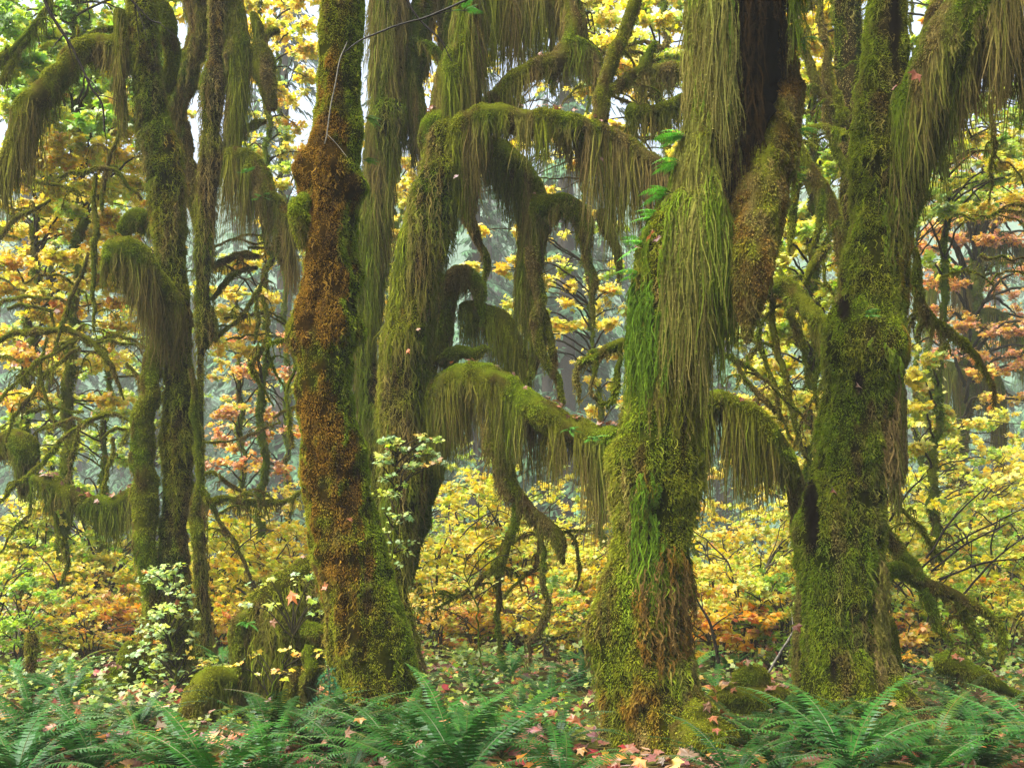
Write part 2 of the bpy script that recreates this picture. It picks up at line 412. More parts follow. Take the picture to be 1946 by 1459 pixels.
def trunk(root, rows, d, cf, seed=1, lump=.12, flare=None, burls=(), fz=9500, fl=.035, fold=.05, groove=None, bare=None, hang=None, hd=300, wob=0, w=.013, curtains=(), down=.5, skirt=(.10, 350), name='trunk', keep=None, urange=(0, 1), slim=.035):
    K = KW(EDGE(rows), d); K[:, 3] = np.maximum(K[:, 3]*.97-slim, K[:, 3]*.6)
    tb = tube(K, seed=seed, lump=lump, flare=flare, burls=burls, fold=fold, groove=groove, wob=wob, seglen=.028)
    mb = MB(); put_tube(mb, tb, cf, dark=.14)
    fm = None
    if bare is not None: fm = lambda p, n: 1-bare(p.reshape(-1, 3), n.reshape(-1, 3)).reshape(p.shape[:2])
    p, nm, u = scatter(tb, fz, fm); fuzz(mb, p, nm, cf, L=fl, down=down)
    o = mb.build(name, M_MOSS, root)
    hb = MB()
    if skirt:                                   # short tassels that give the bark moss its downward grain
        p, nm, u = scatter(tb, skirt[1], (lambda a, b: (b[..., 2] < .5)*(fm(a, b) if fm else 1.0)))
        n1 = fbm(p*np.array([4, 4, 1.2]), seed+40)
        k = n1 > -.12; p, nm, n1 = p[k], nm[k], n1[k]
        c = cf(p, nm)
        strands(hb, p, skirt[0]*rng.uniform(.4, 1.4, len(p))*(1+n1), c*.8, lerp(c, TAN, .5*rng.random(len(p))), w=w, drift=.15, out=nm, nseg=3, barbs=2.5)
    if hang: hang_from(hb, tb, hd, hang, cf=cf, seed=seed, w=w, zmax=.6, out=True, urange=urange)
    for (cx, cy, rx, ry, le, dens, ca, cb) in curtains:
        p, nm, u = scatter(tb, dens, lambda a, b: (b[..., 1] < .5)*1.0)
        x, y = proj(p); g = ((x-cx)/rx)**2+((y-cy)/ry)**2; k = g < 1
        p, nm, g = p[k], nm[k], g[k]
        if not len(p): continue
        n1 = 1.2*fbm(p*np.array([3.4, 3.4, 1.6]), seed+41)+.6*vnoise(p*np.array([11, 11, .2]), seed+42)
        k = n1 > -.45; p, nm, n1 = p[k], nm[k], n1[k]
        l = le*np.clip(.7+.5*n1, .12, 1.5)*rng.uniform(.4, 1.1, len(p))
        t = .75*sstep(-.4, .4, n1+rng.normal(0, .25, len(p)))
        strands(hb, p+nm*.02, l, lerp(ca, cb, t*.5)*.9, lerp(ca, cb, t), w=w*1.1, out=nm, drift=.06, nseg=6, clump=.75, barbs=9)
    if hb.n: hb.build('hanging_moss', M_MOSS, o)
    if keep: TOPS[keep] = scatter(tb, 900, lambda p, n: (n[..., 2] > .25)*(n[..., 1] < .3)*1.0)[:2]
    return tb
def base(x, y, d): 
    p = P(x, y, d); return (p[0], p[1], 0.0)
GRP = None

# --- left tree in front: twisting trunk with a curled moss-hung limb
cfA = moss_style(rust=-.32, tan=-.12, olive=.15, bright=-.45, seed=3)
t = thing('mossy_maple', 'tall sinuous mossy maple at the left with a long drooping moss-fringed stub halfway up', 'tree', base(300, 1290, 11.7))
trunk(t, [(-420, 210, 268), (-200, 225, 280), (0, 236, 302), (50, 236, 305), (100, 238, 308), (150, 247, 313), (200, 254, 322), (250, 257, 332), (300, 268, 350), (350, 279, 359), (400, 283, 360), (450, 288, 360), (500, 291, 361), (550, 303, 367), (600, 312, 370), (650, 312, 370), (700, 305, 371), (750, 303, 378), (800, 302, 378), (850, 300, 378), (900, 303, 374), (950, 302, 369), (1000, 300, 362), (1050, 297, 364), (1100, 290, 366), (1150, 274, 369), (1200, 262, 369), (1250, 254, 364), (1290, 247, 362), (1330, 238, 366)],
      11.7, cfA, seed=3, slim=.055, lump=.2, flare=(-.1, .45, 6, .3), burls=[(372, 745, 11.6, .16, .06), (375, 860, 11.6, .14, .05), (322, 260, 11.5, .2, .06), (350, 310, 11.5, .16, .04)], keep='A', hang=.35, hd=350, urange=(.02, .5))
limb(t, [(318, 640, 30, .1), (300, 665, 38, .05), (286, 720, 40), (278, 800, 44), (274, 880, 48), (272, 950, 54), (274, 1010, 44), (278, 1070, 36), (284, 1140, 30), (290, 1220, 26)], 11.5, moss_style(rust=-.8, olive=-.1, bright=-.15, tan=-.4, seed=4), fz=9000, fl=.035, seed=4, hang=.12, hd=300)
limb(t, [(362, 700, 16, -.1), (374, 780, 20), (378, 880, 20), (372, 960, 22), (378, 1020, 30), (372, 1070, 18), (368, 1110, 10)], 11.5, moss_style(rust=-.5, olive=.1, seed=5), seed=5)
limb(t, [(338, 640, 50, .1), (318, 585, 56, -.1), (290, 535, 62, -.25), (262, 500, 64, -.35), (236, 482, 62, -.4), (216, 488, 52, -.45), (207, 510, 36, -.45)], 11.6, cfA, hang=.62, hd=2100, seed=6, lump=.1, zmax=.3, fz=11000)
limb(t, [(300, 430, 34, .3), (272, 415, 46, .3), (250, 418, 48, .3), (238, 432, 36, .3)], 11.8, moss_style(rust=-.8, bright=-.1, olive=-.2, seed=7), hang=.18, hd=1200, seed=7)
limb(t, [(258, 110, 52, .15), (215, 93, 46), (180, 95, 46), (140, 118, 46, -.1), (100, 160, 46, -.2), (62, 205, 50, -.3), (38, 245, 44, -.35), (18, 290, 32, -.4), (-5, 345, 22, -.45)], 11.6, cfA, hang=.55, hd=1900, seed=8, zmax=.3, fz=10000)
limb(t, [(290, 30, 30, .3), (308, 15, 34, .2), (326, 60, 34, .2), (331, 100, 34, .2), (325, 145, 30, .2), (318, 170, 24, .3)], 11.9, moss_style(rust=-.9, olive=-.2, bright=-.3, seed=9), seed=9)
limb(t, [(240, 60, 20), (190, 52, 16), (150, 78, 15), (118, 112, 12)], 12.0, cfA, name='branch', hang=.2, hd=900, seed=10, twigs=2)
limb(t, [(228, 20, 26), (228, 150, 20), (240, 230, 12)], 11.5, cfA, name='branch', hang=.5, hd=1200, seed=11)

# --- left pair of stems behind
cfB = moss_style(rust=-.35, tan=.05, olive=.05, bright=-.6, seed=13)
t = thing('mossy_maple', 'slender twin-stemmed mossy maple just behind the sinuous left trunk', 'tree', base(388, 1260, 13.4))
TREES['B'] = t.name
trunk(t, [(-420, 405, 440), (-200, 398, 436), (0, 392, 433), (100, 392, 430), (150, 382, 431), (200, 379, 427), (250, 381, 422), (300, 378, 432), (350, 371, 420), (400, 372, 413), (450, 367, 410), (500, 366, 408), (560, 368, 402), (620, 370, 412), (680, 371, 392), (760, 372, 390), (860, 374, 390), (960, 372, 392), (1060, 370, 396), (1160, 366, 402), (1240, 358, 412)], 13.3, cfB, seed=13, fl=.03, hang=.3, hd=400, burls=[(424, 310, 13.2, .14, .05), (408, 630, 13.2, .18, .07), (362, 255, 13.2, .12, .05)])
limb(t, [(345, -120, 70), (372, 0, 54), (376, 80, 52), (352, 150, 50), (338, 200, 44), (342, 250, 42), (354, 310, 40), (368, 370, 34), (378, 430, 26)], 13.5, cfB, hang=.3, hd=600, seed=14)
limb(t, [(420, -60, 46, .3), (440, 20, 46, .2), (452, 70, 44, .1), (448, 130, 40), (444, 200, 34), (440, 260, 26)], 13.3, cfB, hang=.8, hd=1800, seed=15, zmax=.4)
limb(t, [(446, 90, 36), (470, 104, 34), (490, 88, 28), (500, 55, 24), (488, 30, 20)], 13.4, cfB, hang=.5, hd=1500, seed=16)
limb(t, [(498, 80, 22), (512, 65, 20), (528, 60, 18)], 13.4, cfB, name='branch', hang=.15, seed=17)
limb(t, [(492, 85, 30), (500, 120, 44), (508, 160, 40), (512, 200, 26)], 13.4, cfB, hang=.45, hd=1600, seed=18)
limb(t, [(432, 300, 40, .1), (458, 303, 46), (480, 318, 46, -.05), (500, 350, 44, -.1), (520, 395, 46, -.1), (534, 440, 42, -.1), (538, 490, 26, -.1)], 13.2, cfB, hang=.85, hd=2300, seed=19, zmax=.35)
limb(t, [(440, 275, 18, .1), (462, 252, 18), (485, 236, 18), (505, 232, 14)], 13.4, cfB, name='branch', hang=.22, hd=1200, seed=20)
limb(t, [(402, 572, 14), (425, 535, 14), (452, 512, 14), (485, 503, 12)], 13.4, cfB, name='branch', hang=.16, hd=900, seed=21, twigs=3)
limb(t, [(404, 510, 16), (430, 492, 18), (455, 484, 18), (490, 486, 14)], 13.4, cfB, name='branch', hang=.16, hd=900, seed=22, twigs=3)
limb(t, [(408, 650, 12), (430, 625, 12), (458, 600, 12), (488, 558, 12), (500, 530, 10)], 13.4, cfB, name='branch', hang=.14, hd=900, seed=23, twigs=6)
limb(t, [(486, 560, 8), (488, 600, 11), (484, 655, 7)], 13.3, cfB, name='branch', seed=24, hang=.1)
limb(t, [(498, 560, 8), (508, 600, 10), (510, 630, 8), (505, 660, 6)], 13.3, cfB, name='branch', seed=25, hang=.1)
limb(t, [(378, 840, 9), (430, 838, 8), (478, 822, 7), (532, 804, 5)], 13.2, cfB, name='branch', hang=.07, seed=26, twigs=3)
limb(t, [(375, 905, 16), (405, 898, 13), (440, 922, 12), (468, 940, 9), (486, 936, 6)], 13.0, cfB, name='branch', hang=.1, seed=27, twigs=3)
limb(t, [(370, 958, 18), (420, 952, 18), (470, 952, 17), (520, 955, 16), (556, 944, 13), (575, 930, 10)], 12.8, cfB, name='branch', hang=.3, hd=1300, seed=28, twigs=4)
limb(t, [(378, 915, 13), (398, 958, 14), (424, 1000, 13), (452, 1038, 14), (468, 1080, 12), (476, 1110, 8)], 12.6, cfB, name='branch', hang=.14, hd=900, seed=29, twigs=5)

# --- front tree with the orange moss
def rustC(q, nm):
    x, y = proj(q)
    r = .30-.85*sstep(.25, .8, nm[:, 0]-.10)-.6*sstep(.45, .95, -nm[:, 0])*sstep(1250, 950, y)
    r = r-.55*sstep(300, 200, y)+.25*sstep(300, 420, y)*sstep(640, 520, y)
    return r+.12+.22*fbm(q*np.array([1.5, 1.5, 1.1]), 91)-.55*sstep(900, 1330, y)
def extC(q, nm, c):
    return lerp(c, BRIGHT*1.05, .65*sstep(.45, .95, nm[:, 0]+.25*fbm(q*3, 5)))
cfC = moss_style(rust=rustC, tan=-.35, olive=.25, bright=-.2, seed=21, extra=extC)
t = thing('mossy_maple', 'thick leaning trunk wrapped in orange brown moss with bright green edges, left of centre', 'tree', base(715, 1385, 8.9))
trunk(t, [(-420, 640, 720), (-200, 618, 708), (0, 605, 701), (60, 600, 697), (120, 596, 696), (180, 590, 692), (240, 585, 690), (290, 573, 689), (340, 567, 689), (390, 574, 686), (440, 576, 685), (500, 570, 690), (545, 565, 694), (590, 556, 686), (640, 550, 690), (690, 555, 680), (740, 559, 680), (790, 562, 685), (850, 564, 696), (900, 569, 703), (950, 575, 713), (1000, 580, 722), (1050, 586, 738), (1100, 606, 752), (1150, 612, 763), (1200, 618, 779), (1250, 632, 792), (1300, 650, 799), (1350, 666, 799), (1395, 672, 802)],
      8.9, cfC, seed=21, slim=.04, lump=.15, fz=14000, fl=.027, flare=(-.12, .7, 7, .28), fold=.06, keep='C', skirt=(.06, 150),
      burls=[(545, 640, 8.9, .2, .11), (565, 335, 8.85, .16, .10), (694, 245, 8.8, .12, .08), (672, 355, 8.7, .11, .09), (640, 300, 8.6, .15, .09), (700, 632, 8.9, .16, .13), (698, 520, 8.85, .13, .09), (655, 590, 8.6, .16, .08), (620, 440, 8.6, .15, .08), (560, 760, 8.7, .18, .07), (690, 360, 8.8, .14, .08), (620, 700, 8.6, .16, .07), (690, 840, 8.8, .2, .03)])
limb(t, [(600, 398, 40, .05), (578, 392, 44, -.05), (566, 405, 46, -.1), (572, 430, 40, -.1), (578, 465, 18, -.08)], 8.85, moss_style(rust=-.6, olive=.2, bright=-.1, seed=30), name='burl', seed=30, hang=.2, hd=900)
limb(t, [(552, 642, 13, .1), (525, 650, 12), (502, 662, 12), (486, 684, 11), (480, 702, 11), (490, 728, 9), (503, 750, 8), (516, 772, 5)], 9.3, moss_style(rust=-.7, olive=.2, seed=31), name='branch', hang=.07, seed=31, twigs=4, tl=.45)
limb(t, [(512, 655, 7), (520, 700, 8), (534, 745, 5)], 9.3, moss_style(rust=-.7, olive=.2, seed=31), name='branch', hang=.06, seed=32, twigs=2, tl=.3)
limb(t, [(562, 690, 9, .1), (545, 765, 11), (552, 815, 11), (558, 850, 7)], 9.2, moss_style(rust=-.7, olive=.2, seed=31), name='branch', hang=.06, seed=33)

# --- dark leaning stem behind it
cfD = moss_style(rust=-.6, tan=.0, olive=-.15, bright=-.6, seed=33)
t = thing('mossy_maple', 'dark moss-cloaked stem right behind the orange trunk, leaning right towards its top', 'tree', base(715, 1270, 12.9))
trunk(t, [(-420, 730, 800), (-150, 715, 785), (0, 706, 776), (100, 706, 772), (200, 706, 768), (260, 700, 765), (320, 694, 752), (400, 684, 742), (480, 678, 734), (560, 672, 722), (640, 672, 716), (720, 676, 722), (820, 690, 740), (920, 700, 750), (1020, 700, 750), (1120, 695, 755), (1260, 680, 770)], 12.8, cfD, seed=33, hang=.6, hd=1500, burls=[(735, 215, 12.6, .2, .1), (765, 200, 12.6, .14, .06)], urange=(0, .75))
limb(t, [(830, -100, 50, .1), (808, 0, 52), (792, 80, 52), (786, 150, 50), (792, 210, 40), (800, 260, 34)], 12.9, cfD, hang=.6, hd=1700, seed=34, zmax=.4)
limb(t, [(800, 80, 22), (830, 92, 22), (850, 118, 20)], 12.6, cfD, name='branch', hang=.2, hd=1400, seed=35)
limb(t, [(812, -60, 34, .3), (842, -20, 34, .2), (850, 60, 30, .2), (846, 130, 22, .2)], 12.8, cfD, name='branch', hang=.4, hd=1400, seed=36)

# --- central tree with the great arching limbs
cfE = moss_style(rust=-.45, tan=-.05, olive=.1, bright=-.35, seed=41)
cfE2 = moss_style(rust=-.7, tan=.1, olive=.05, bright=-.45, seed=42)
t = thing('mossy_maple', 'central leaning mossy maple whose long arching limbs carry heavy brown moss curtains', 'tree', base(760, 1230, 11.3))
TREES['E'] = t.name
trunk(t, [(235, 850, 905), (270, 812, 898), (310, 800, 888), (350, 786, 880), (400, 772, 870), (450, 760, 858), (500, 750, 845), (550, 743, 834), (600, 734, 826), (650, 724, 820), (700, 720, 820), (750, 719, 816), (800, 716, 810), (850, 717, 812), (900, 722, 812), (950, 725, 806), (1000, 728, 790), (1060, 733, 780), (1120, 745, 778), (1180, 745, 790), (1260, 735, 805)], 11.0, cfE, seed=41, fl=.036, fz=10000, keep='E', hang=.35, hd=700, urange=(0, .4),
      burls=[(855, 320, 10.8, .16, .08), (830, 235, 10.8, .14, .1), (770, 640, 10.75, .2, .06), (795, 760, 10.7, .16, .08), (745, 640, 10.7, .12, .05)], skirt=(.16, 500))
limb(t, [(832, 330, 46, .2), (822, 280, 52, .1), (828, 245, 54, 0), (840, 228, 44, 0)], 11.0, moss_style(rust=-.8, bright=-.1, seed=43), name='burl', seed=43, keep='Eburl')
limb(t, [(812, 700, 36, .2), (826, 770, 56, .1), (822, 860, 60, .1), (806, 940, 50, .1), (790, 1020, 38, .1), (776, 1100, 26, .1)], 11.3, moss_style(rust=-.7, olive=-.3, bright=-.8, seed=44), seed=44, hang=.2, hd=600)
limb(t, [(850, 260, 60, .1), (856, 200, 72, 0), (868, 140, 70, 0), (880, 80, 58, 0), (886, 30, 52, 0), (892, -40, 50, .1), (905, -200, 44, .2), (915, -380, 36, .3)], 11.1, moss_style(rust=-.9, tan=-.05, olive=-.2, bright=-.5, seed=45), seed=45, hang=.75, hd=1700, zmax=.4, keep='Eup')
limb(t, [(846, 300, 80, .1), (878, 252, 62, 0), (915, 232, 52, -.05), (965, 228, 48, -.1), (1020, 230, 48, -.1), (1070, 234, 48, -.1), (1115, 246, 50, -.05), (1150, 266, 52), (1195, 290, 48), (1235, 305, 42), (1262, 318, 30)], 10.9, cfE, seed=46, hang=lambda p: .62+.55*sstep(.0, 1.4, p[:, 0]), hd=3000, zmax=.25, keep='arch1', fz=11000, rag=1.1)
limb(t, [(905, 238, 36, .3), (935, 195, 36, .2), (962, 165, 36, .2), (1000, 140, 38, .2), (1040, 124, 42, .2), (1068, 110, 44, .2), (1085, 60, 40, .2), (1080, 0, 40, .3), (1070, -150, 36, .4)], 11.2, moss_style(rust=-.5, tan=.0, olive=.35, bright=-.1, seed=47), seed=47, hang=.55, hd=2000, keep='arch2')
limb(t, [(880, 20, 56, .6), (930, -5, 64, .5), (980, -10, 66, .4), (1030, -5, 62, .4), (1075, 10, 50, .4), (1100, 50, 36, .4)], 11.3, cfE2, seed=48, hang=.95, hd=2800, zmax=.4)
limb(t, [(1132, 262, 40, .1), (1144, 210, 36), (1154, 165, 32), (1166, 115, 30), (1184, 60, 29), (1203, 0, 28), (1230, -120, 26), (1250, -300, 20)], 10.9, moss_style(rust=-.45, tan=.05, olive=.25, bright=-.6, seed=49), seed=49, hang=.12, hd=700, fl=.025)
limb(t, [(1156, 172, 26), (1184, 155, 26), (1210, 138, 26), (1232, 118, 26), (1246, 88, 16)], 10.9, cfE2, seed=50, hang=.35, hd=1600)
limb(t, [(1200, 150, 30, .5), (1240, 140, 38, .5), (1280, 135, 38, .6), (1325, 140, 34, .7), (1370, 130, 30, .8)], 11.2, cfE2, seed=51, hang=.3, hd=1600)
limb(t, [(1196, 212, 34, .5), (1225, 222, 34, .4), (1255, 212, 32, .4), (1290, 192, 32, .4), (1330, 185, 28, .5)], 11.3, moss_style(rust=-.8, bright=-.1, olive=0, seed=52), seed=52, hang=.38, hd=1900)
limb(t, [(1075, 70, 22, .4), (1100, 85, 26, .3), (1122, 105, 34, .3), (1140, 130, 30, .3), (1150, 150, 20, .2)], 11.0, cfE2, seed=53, hang=.4, hd=1600)
limb(t, [(1128, 100, 20, .4), (1108, 60, 16, .4), (1092, 15, 14, .4), (1085, -40, 12, .4)], 11.2, cfE2, name='branch', seed=54, twigs=3)
limb(t, [(890, 268, 50, .3), (930, 288, 56, .25), (970, 310, 60, .2), (1000, 345, 60, .2), (1018, 395, 58, .2), (1014, 450, 50, .2), (1004, 510, 40, .2), (1006, 570, 36, .2), (1022, 640, 34, .2), (1018, 690, 24, .2), (1004, 730, 12, .2)], 11.1, moss_style(rust=-.6, tan=-.1, olive=-.1, bright=-.55, seed=55), seed=55, hang=.45, hd=1900, zmax=.35)
limb(t, [(1008, 470, 30, .1), (1016, 530, 30, .1), (1020, 590, 26, .1), (1030, 650, 24, .1), (1046, 705, 20, .1), (1068, 760, 12, .1)], 11.0, cfE2, seed=56, hang=.22, hd=1200)
limb(t, [(1026, 570, 18, .15), (1040, 620, 22, .15), (1052, 665, 20, .15), (1050, 720, 10, .15)], 11.0, cfE2, name='branch', seed=57, hang=.15, hd=1000)
limb(t, [(1018, 395, 46, .2), (1050, 392, 50, .1), (1082, 396, 50, .1), (1104, 412, 44, .1), (1112, 450, 32, .1)], 11.0, moss_style(rust=-.9, tan=-.3, olive=-.2, bright=-.05, seed=58), seed=58, hang=.55, hd=2400, keep='knee')
limb(t, [(1108, 440, 20, .1), (1114, 490, 20, .1), (1128, 540, 20, .1), (1131, 580, 15, .1), (1124, 620, 7, .1)], 11.0, cfE2, name='branch', seed=59, hang=.12, hd=900)
limb(t, [(1140, 400, 22, .3), (1158, 440, 24, .3), (1174, 485, 20, .3), (1180, 520, 12, .3)], 11.2, cfE2, name='branch', seed=60, hang=.3, hd=1300)
limb(t, [(868, 330, 34, .4), (890, 370, 36, .4), (893, 420, 26, .4), (908, 460, 20, .4), (920, 500, 16, .4), (914, 545, 8, .4)], 11.4, cfE2, seed=61, hang=.35, hd=1500)
limb(t, [(826, 690, 46, .3), (838, 620, 44, .3), (852, 560, 44, .25), (872, 528, 42, .2), (894, 526, 38, .15), (908, 548, 30, .1), (912, 590, 22, .1), (910, 625, 12, .1)], 11.2, moss_style(rust=-.9, tan=-.1, olive=.3, bright=.3, seed=62), seed=62, hang=.5, hd=3000, zmax=.4, fl=.04)
limb(t, [(880, 590, 36, .3), (912, 592, 42, .2), (944, 612, 44, .2), (972, 645, 42, .2), (988, 680, 34, .2), (996, 708, 20, .2)], 11.2, moss_style(rust=-.9, tan=-.05, olive=.1, bright=-.3, seed=63), seed=63, hang=.5, hd=2500)
limb(t, [(840, 690, 34, .2), (872, 674, 30, .1), (902, 676, 26, .1), (924, 668, 16, .1)], 11.1, moss_style(rust=-.4, olive=.4, bright=.4, seed=64), name='stub', seed=64, hang=.1, hd=900)
limb(t, [(806, 780, 60, .15), (828, 745, 58, .05), (856, 724, 56, 0), (895, 718, 56, -.1), (945, 728, 58, -.2), (990, 752, 60, -.3), (1030, 786, 60, -.4), (1075, 815, 58, -.5), (1120, 826, 54, -.65), (1170, 832, 46, -.8)], 10.9, moss_style(rust=-.75, tan=-.3, olive=.15, bright=.05, seed=65), seed=65, hang=lambda p: .62+.25*sstep(-.3, .7, p[:, 0]), hd=3300, zmax=.12, keep='arch3', fz=12000)
limb(t, [(930, 800, 40, -.1), (945, 850, 40, -.1), (965, 900, 38, -.1), (986, 945, 34, -.1), (1020, 982, 32, -.1), (1052, 1008, 32, -.1), (1072, 1035, 28, -.1), (1078, 1065, 16, -.1)], 10.8, cfE, seed=66, hang=.32, hd=1700)
limb(t, [(980, 820, 12, -.2), (984, 870, 13, -.2), (988, 905, 8, -.2)], 10.8, cfE2, name='branch', seed=67)
limb(t, [(982, 935, 16, -.1), (975, 975, 20, -.1), (968, 1020, 22, -.1), (958, 1060, 24, -.1), (952, 1120, 18, -.1), (952, 1200, 12, -.1), (948, 1240, 6, -.1)], 10.8, cfE2, name='branch', seed=68, hang=.2, hd=1100, twigs=3)
limb(t, [(966, 1040, 16, -.1), (930, 1082, 18, -.1), (895, 1115, 16, -.1), (860, 1135, 11, -.1), (820, 1155, 6, -.1)], 10.8, cfE2, name='branch', seed=69, hang=.12, hd=900, twigs=6)
limb(t, [(1026, 1000, 14, -.1), (1036, 1060, 16, -.1), (1036, 1130, 16, -.1), (1030, 1190, 18, -.1), (1010, 1225, 14, -.1), (1004, 1260, 6, -.1)], 10.8, cfE2, name='branch', seed=70, hang=.12, hd=900, twigs=3)
limb(t, [(1028, 1010, 10, .1), (1018, 1065, 14, .1), (990, 1098, 12, .1), (968, 1135, 8, .1)], 10.9, cfE2, name='branch', seed=71, hang=.1, twigs=3)
limb(t, [(1030, 1018, 9, .2), (1000, 1018, 9, .2), (965, 1040, 10, .2), (930, 1062, 7, .2)], 11.0, cfE2, name='branch', seed=72, hang=.08, twigs=3)
limb(t, [(1062, 1010, 9, .2), (1100, 1006, 9, .2), (1132, 1005, 5, .2)], 10.9, cfE, name='branch', seed=73, hang=.1, twigs=2)
limb(t, [(1080, 1008, 10, .2), (1095, 1050, 11, .2), (1098, 1085, 9, .2), (1086, 1125, 4, .2)], 10.9, cfE, name='branch', seed=74, hang=.06)

# --- massive right-of-centre trunk with hanging sheets and a black hollow
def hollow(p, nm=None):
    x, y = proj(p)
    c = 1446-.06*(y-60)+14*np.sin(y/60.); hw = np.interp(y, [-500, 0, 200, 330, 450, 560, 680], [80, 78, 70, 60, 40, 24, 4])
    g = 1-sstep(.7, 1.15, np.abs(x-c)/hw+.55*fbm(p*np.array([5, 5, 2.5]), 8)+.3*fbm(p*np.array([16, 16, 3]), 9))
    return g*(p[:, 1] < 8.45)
def extF(q, nm, c):
    x, y = proj(q)
    c = lerp(c, RUST*.9, .8*sstep(-.2, .3, fbm(q*3, 3)-.2+.55*sstep(1385, 1420, x)*sstep(250, 380, y)*sstep(760, 600, y)-.3))
    c = lerp(c, EMER, .42*sstep(.05, .35, fbm(q*np.array([8, 8, .9]), 12)-.08)*sstep(.6, .1, nm[:, 0]))
    return lerp(c, np.array([.012, .009, .007])*(.6+.8*(fbm(q*np.array([30, 30, 1.5]), 3)[:, None] > 0)), hollow(q))  # bare dark bark, taken near black to paint the shade inside the hollow
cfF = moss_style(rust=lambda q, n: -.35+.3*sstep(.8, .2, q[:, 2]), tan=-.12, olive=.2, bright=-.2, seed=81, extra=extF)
t = thing('mossy_maple', 'massive trunk right of centre with long moss sheets and a black hollow near its top', 'tree', base(1235, 1425, 8.1))
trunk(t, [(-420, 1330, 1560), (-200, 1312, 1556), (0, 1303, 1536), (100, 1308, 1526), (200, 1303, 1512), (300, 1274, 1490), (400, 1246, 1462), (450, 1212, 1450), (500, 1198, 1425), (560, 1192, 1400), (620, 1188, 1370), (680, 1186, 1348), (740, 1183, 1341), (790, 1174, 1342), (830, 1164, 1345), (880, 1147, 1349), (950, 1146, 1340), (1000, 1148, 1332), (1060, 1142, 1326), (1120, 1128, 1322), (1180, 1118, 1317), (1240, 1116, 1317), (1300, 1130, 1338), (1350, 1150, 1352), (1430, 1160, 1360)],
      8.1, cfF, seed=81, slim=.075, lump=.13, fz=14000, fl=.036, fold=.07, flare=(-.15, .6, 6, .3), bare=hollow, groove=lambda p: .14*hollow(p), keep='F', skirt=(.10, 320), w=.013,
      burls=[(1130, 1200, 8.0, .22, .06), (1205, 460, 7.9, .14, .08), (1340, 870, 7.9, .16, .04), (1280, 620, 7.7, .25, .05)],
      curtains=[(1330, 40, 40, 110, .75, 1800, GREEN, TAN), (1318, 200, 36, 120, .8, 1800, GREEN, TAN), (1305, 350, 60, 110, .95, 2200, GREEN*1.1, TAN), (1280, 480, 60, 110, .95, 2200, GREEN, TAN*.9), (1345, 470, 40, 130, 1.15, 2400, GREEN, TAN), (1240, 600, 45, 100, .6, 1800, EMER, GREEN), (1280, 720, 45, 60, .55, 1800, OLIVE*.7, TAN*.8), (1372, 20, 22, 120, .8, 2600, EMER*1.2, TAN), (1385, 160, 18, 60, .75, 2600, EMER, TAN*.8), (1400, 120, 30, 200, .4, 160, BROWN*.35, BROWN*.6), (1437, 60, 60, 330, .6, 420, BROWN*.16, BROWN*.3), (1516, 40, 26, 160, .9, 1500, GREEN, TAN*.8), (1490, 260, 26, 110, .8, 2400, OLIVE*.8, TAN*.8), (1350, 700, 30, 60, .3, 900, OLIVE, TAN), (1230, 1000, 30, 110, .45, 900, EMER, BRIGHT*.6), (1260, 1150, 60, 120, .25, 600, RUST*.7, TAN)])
limb(t, [(1478, 60, 60, .55), (1476, 160, 80, .42), (1468, 250, 92, .2), (1454, 335, 94, .02), (1440, 415, 86, -.14), (1430, 490, 74, -.27), (1426, 550, 62, -.32), (1423, 605, 42, -.33), (1420, 645, 16, -.33)], 7.95, moss_style(rust=.02, tan=.1, olive=.1, bright=-1.2, seed=82, extra=lambda q, nm, c: lerp(c, BROWN*.8, .75*sstep(-.2, .35, fbm(q*np.array([5, 5, 2]), 83)+.15*sstep(3.9, 4.8, q[:, 2])))), name='limb', seed=82, fl=.035, fz=13000, hang=.22, hd=1300, zmax=.7, wob=.02, down=1.0, lump=.3)
limb(t, [(1186, 652, 30, .25), (1158, 665, 26, .2), (1132, 682, 24, .2), (1108, 692, 20, .2), (1098, 716, 16, .2), (1102, 745, 12, .2), (1104, 765, 5, .2)], 8.3, cfE, seed=83, hang=.14, hd=1200, twigs=2, tl=.35)
limb(t, [(1138, 682, 12, .2), (1124, 722, 12, .2), (1130, 752, 12, .2), (1146, 768, 10, .2), (1166, 752, 6, .2)], 8.3, cfE, name='branch', seed=84, hang=.06)
limb(t, [(1178, 655, 16, .2), (1172, 710, 18, .2), (1166, 750, 15, .2), (1148, 775, 8, .2)], 8.3, cfE, name='branch', seed=85, hang=.12, hd=900)
limb(t, [(1318, 790, 50, .3), (1348, 768, 46, .3), (1380, 762, 44, .3), (1420, 782, 44, .3), (1450, 808, 44, .3), (1478, 842, 44, .3), (1500, 890, 40, .35), (1514, 935, 32, .5), (1522, 985, 22, .7), (1526, 1030, 10, .8)], 9.4, moss_style(rust=-.8, tan=-.15, olive=.1, bright=.0, seed=86), seed=86, hang=lambda p: .78*sstep(3.1, 2.0, p[:, 0])+.12, hd=3000, keep='arch4', zmax=.2)
limb(t, [(1388, 672, 12, .4), (1412, 715, 13, .4), (1440, 752, 16, .4), (1466, 790, 12, .4)], 9.6, cfE2, name='branch', seed=87, hang=.1, twigs=2)
limb(t, [(1372, 670, 13, .5), (1420, 695, 14, .5), (1466, 728, 14, .5), (1506, 766, 10, .5), (1530, 800, 6, .5)], 9.6, cfE2, name='branch', seed=88, hang=.12, twigs=4)

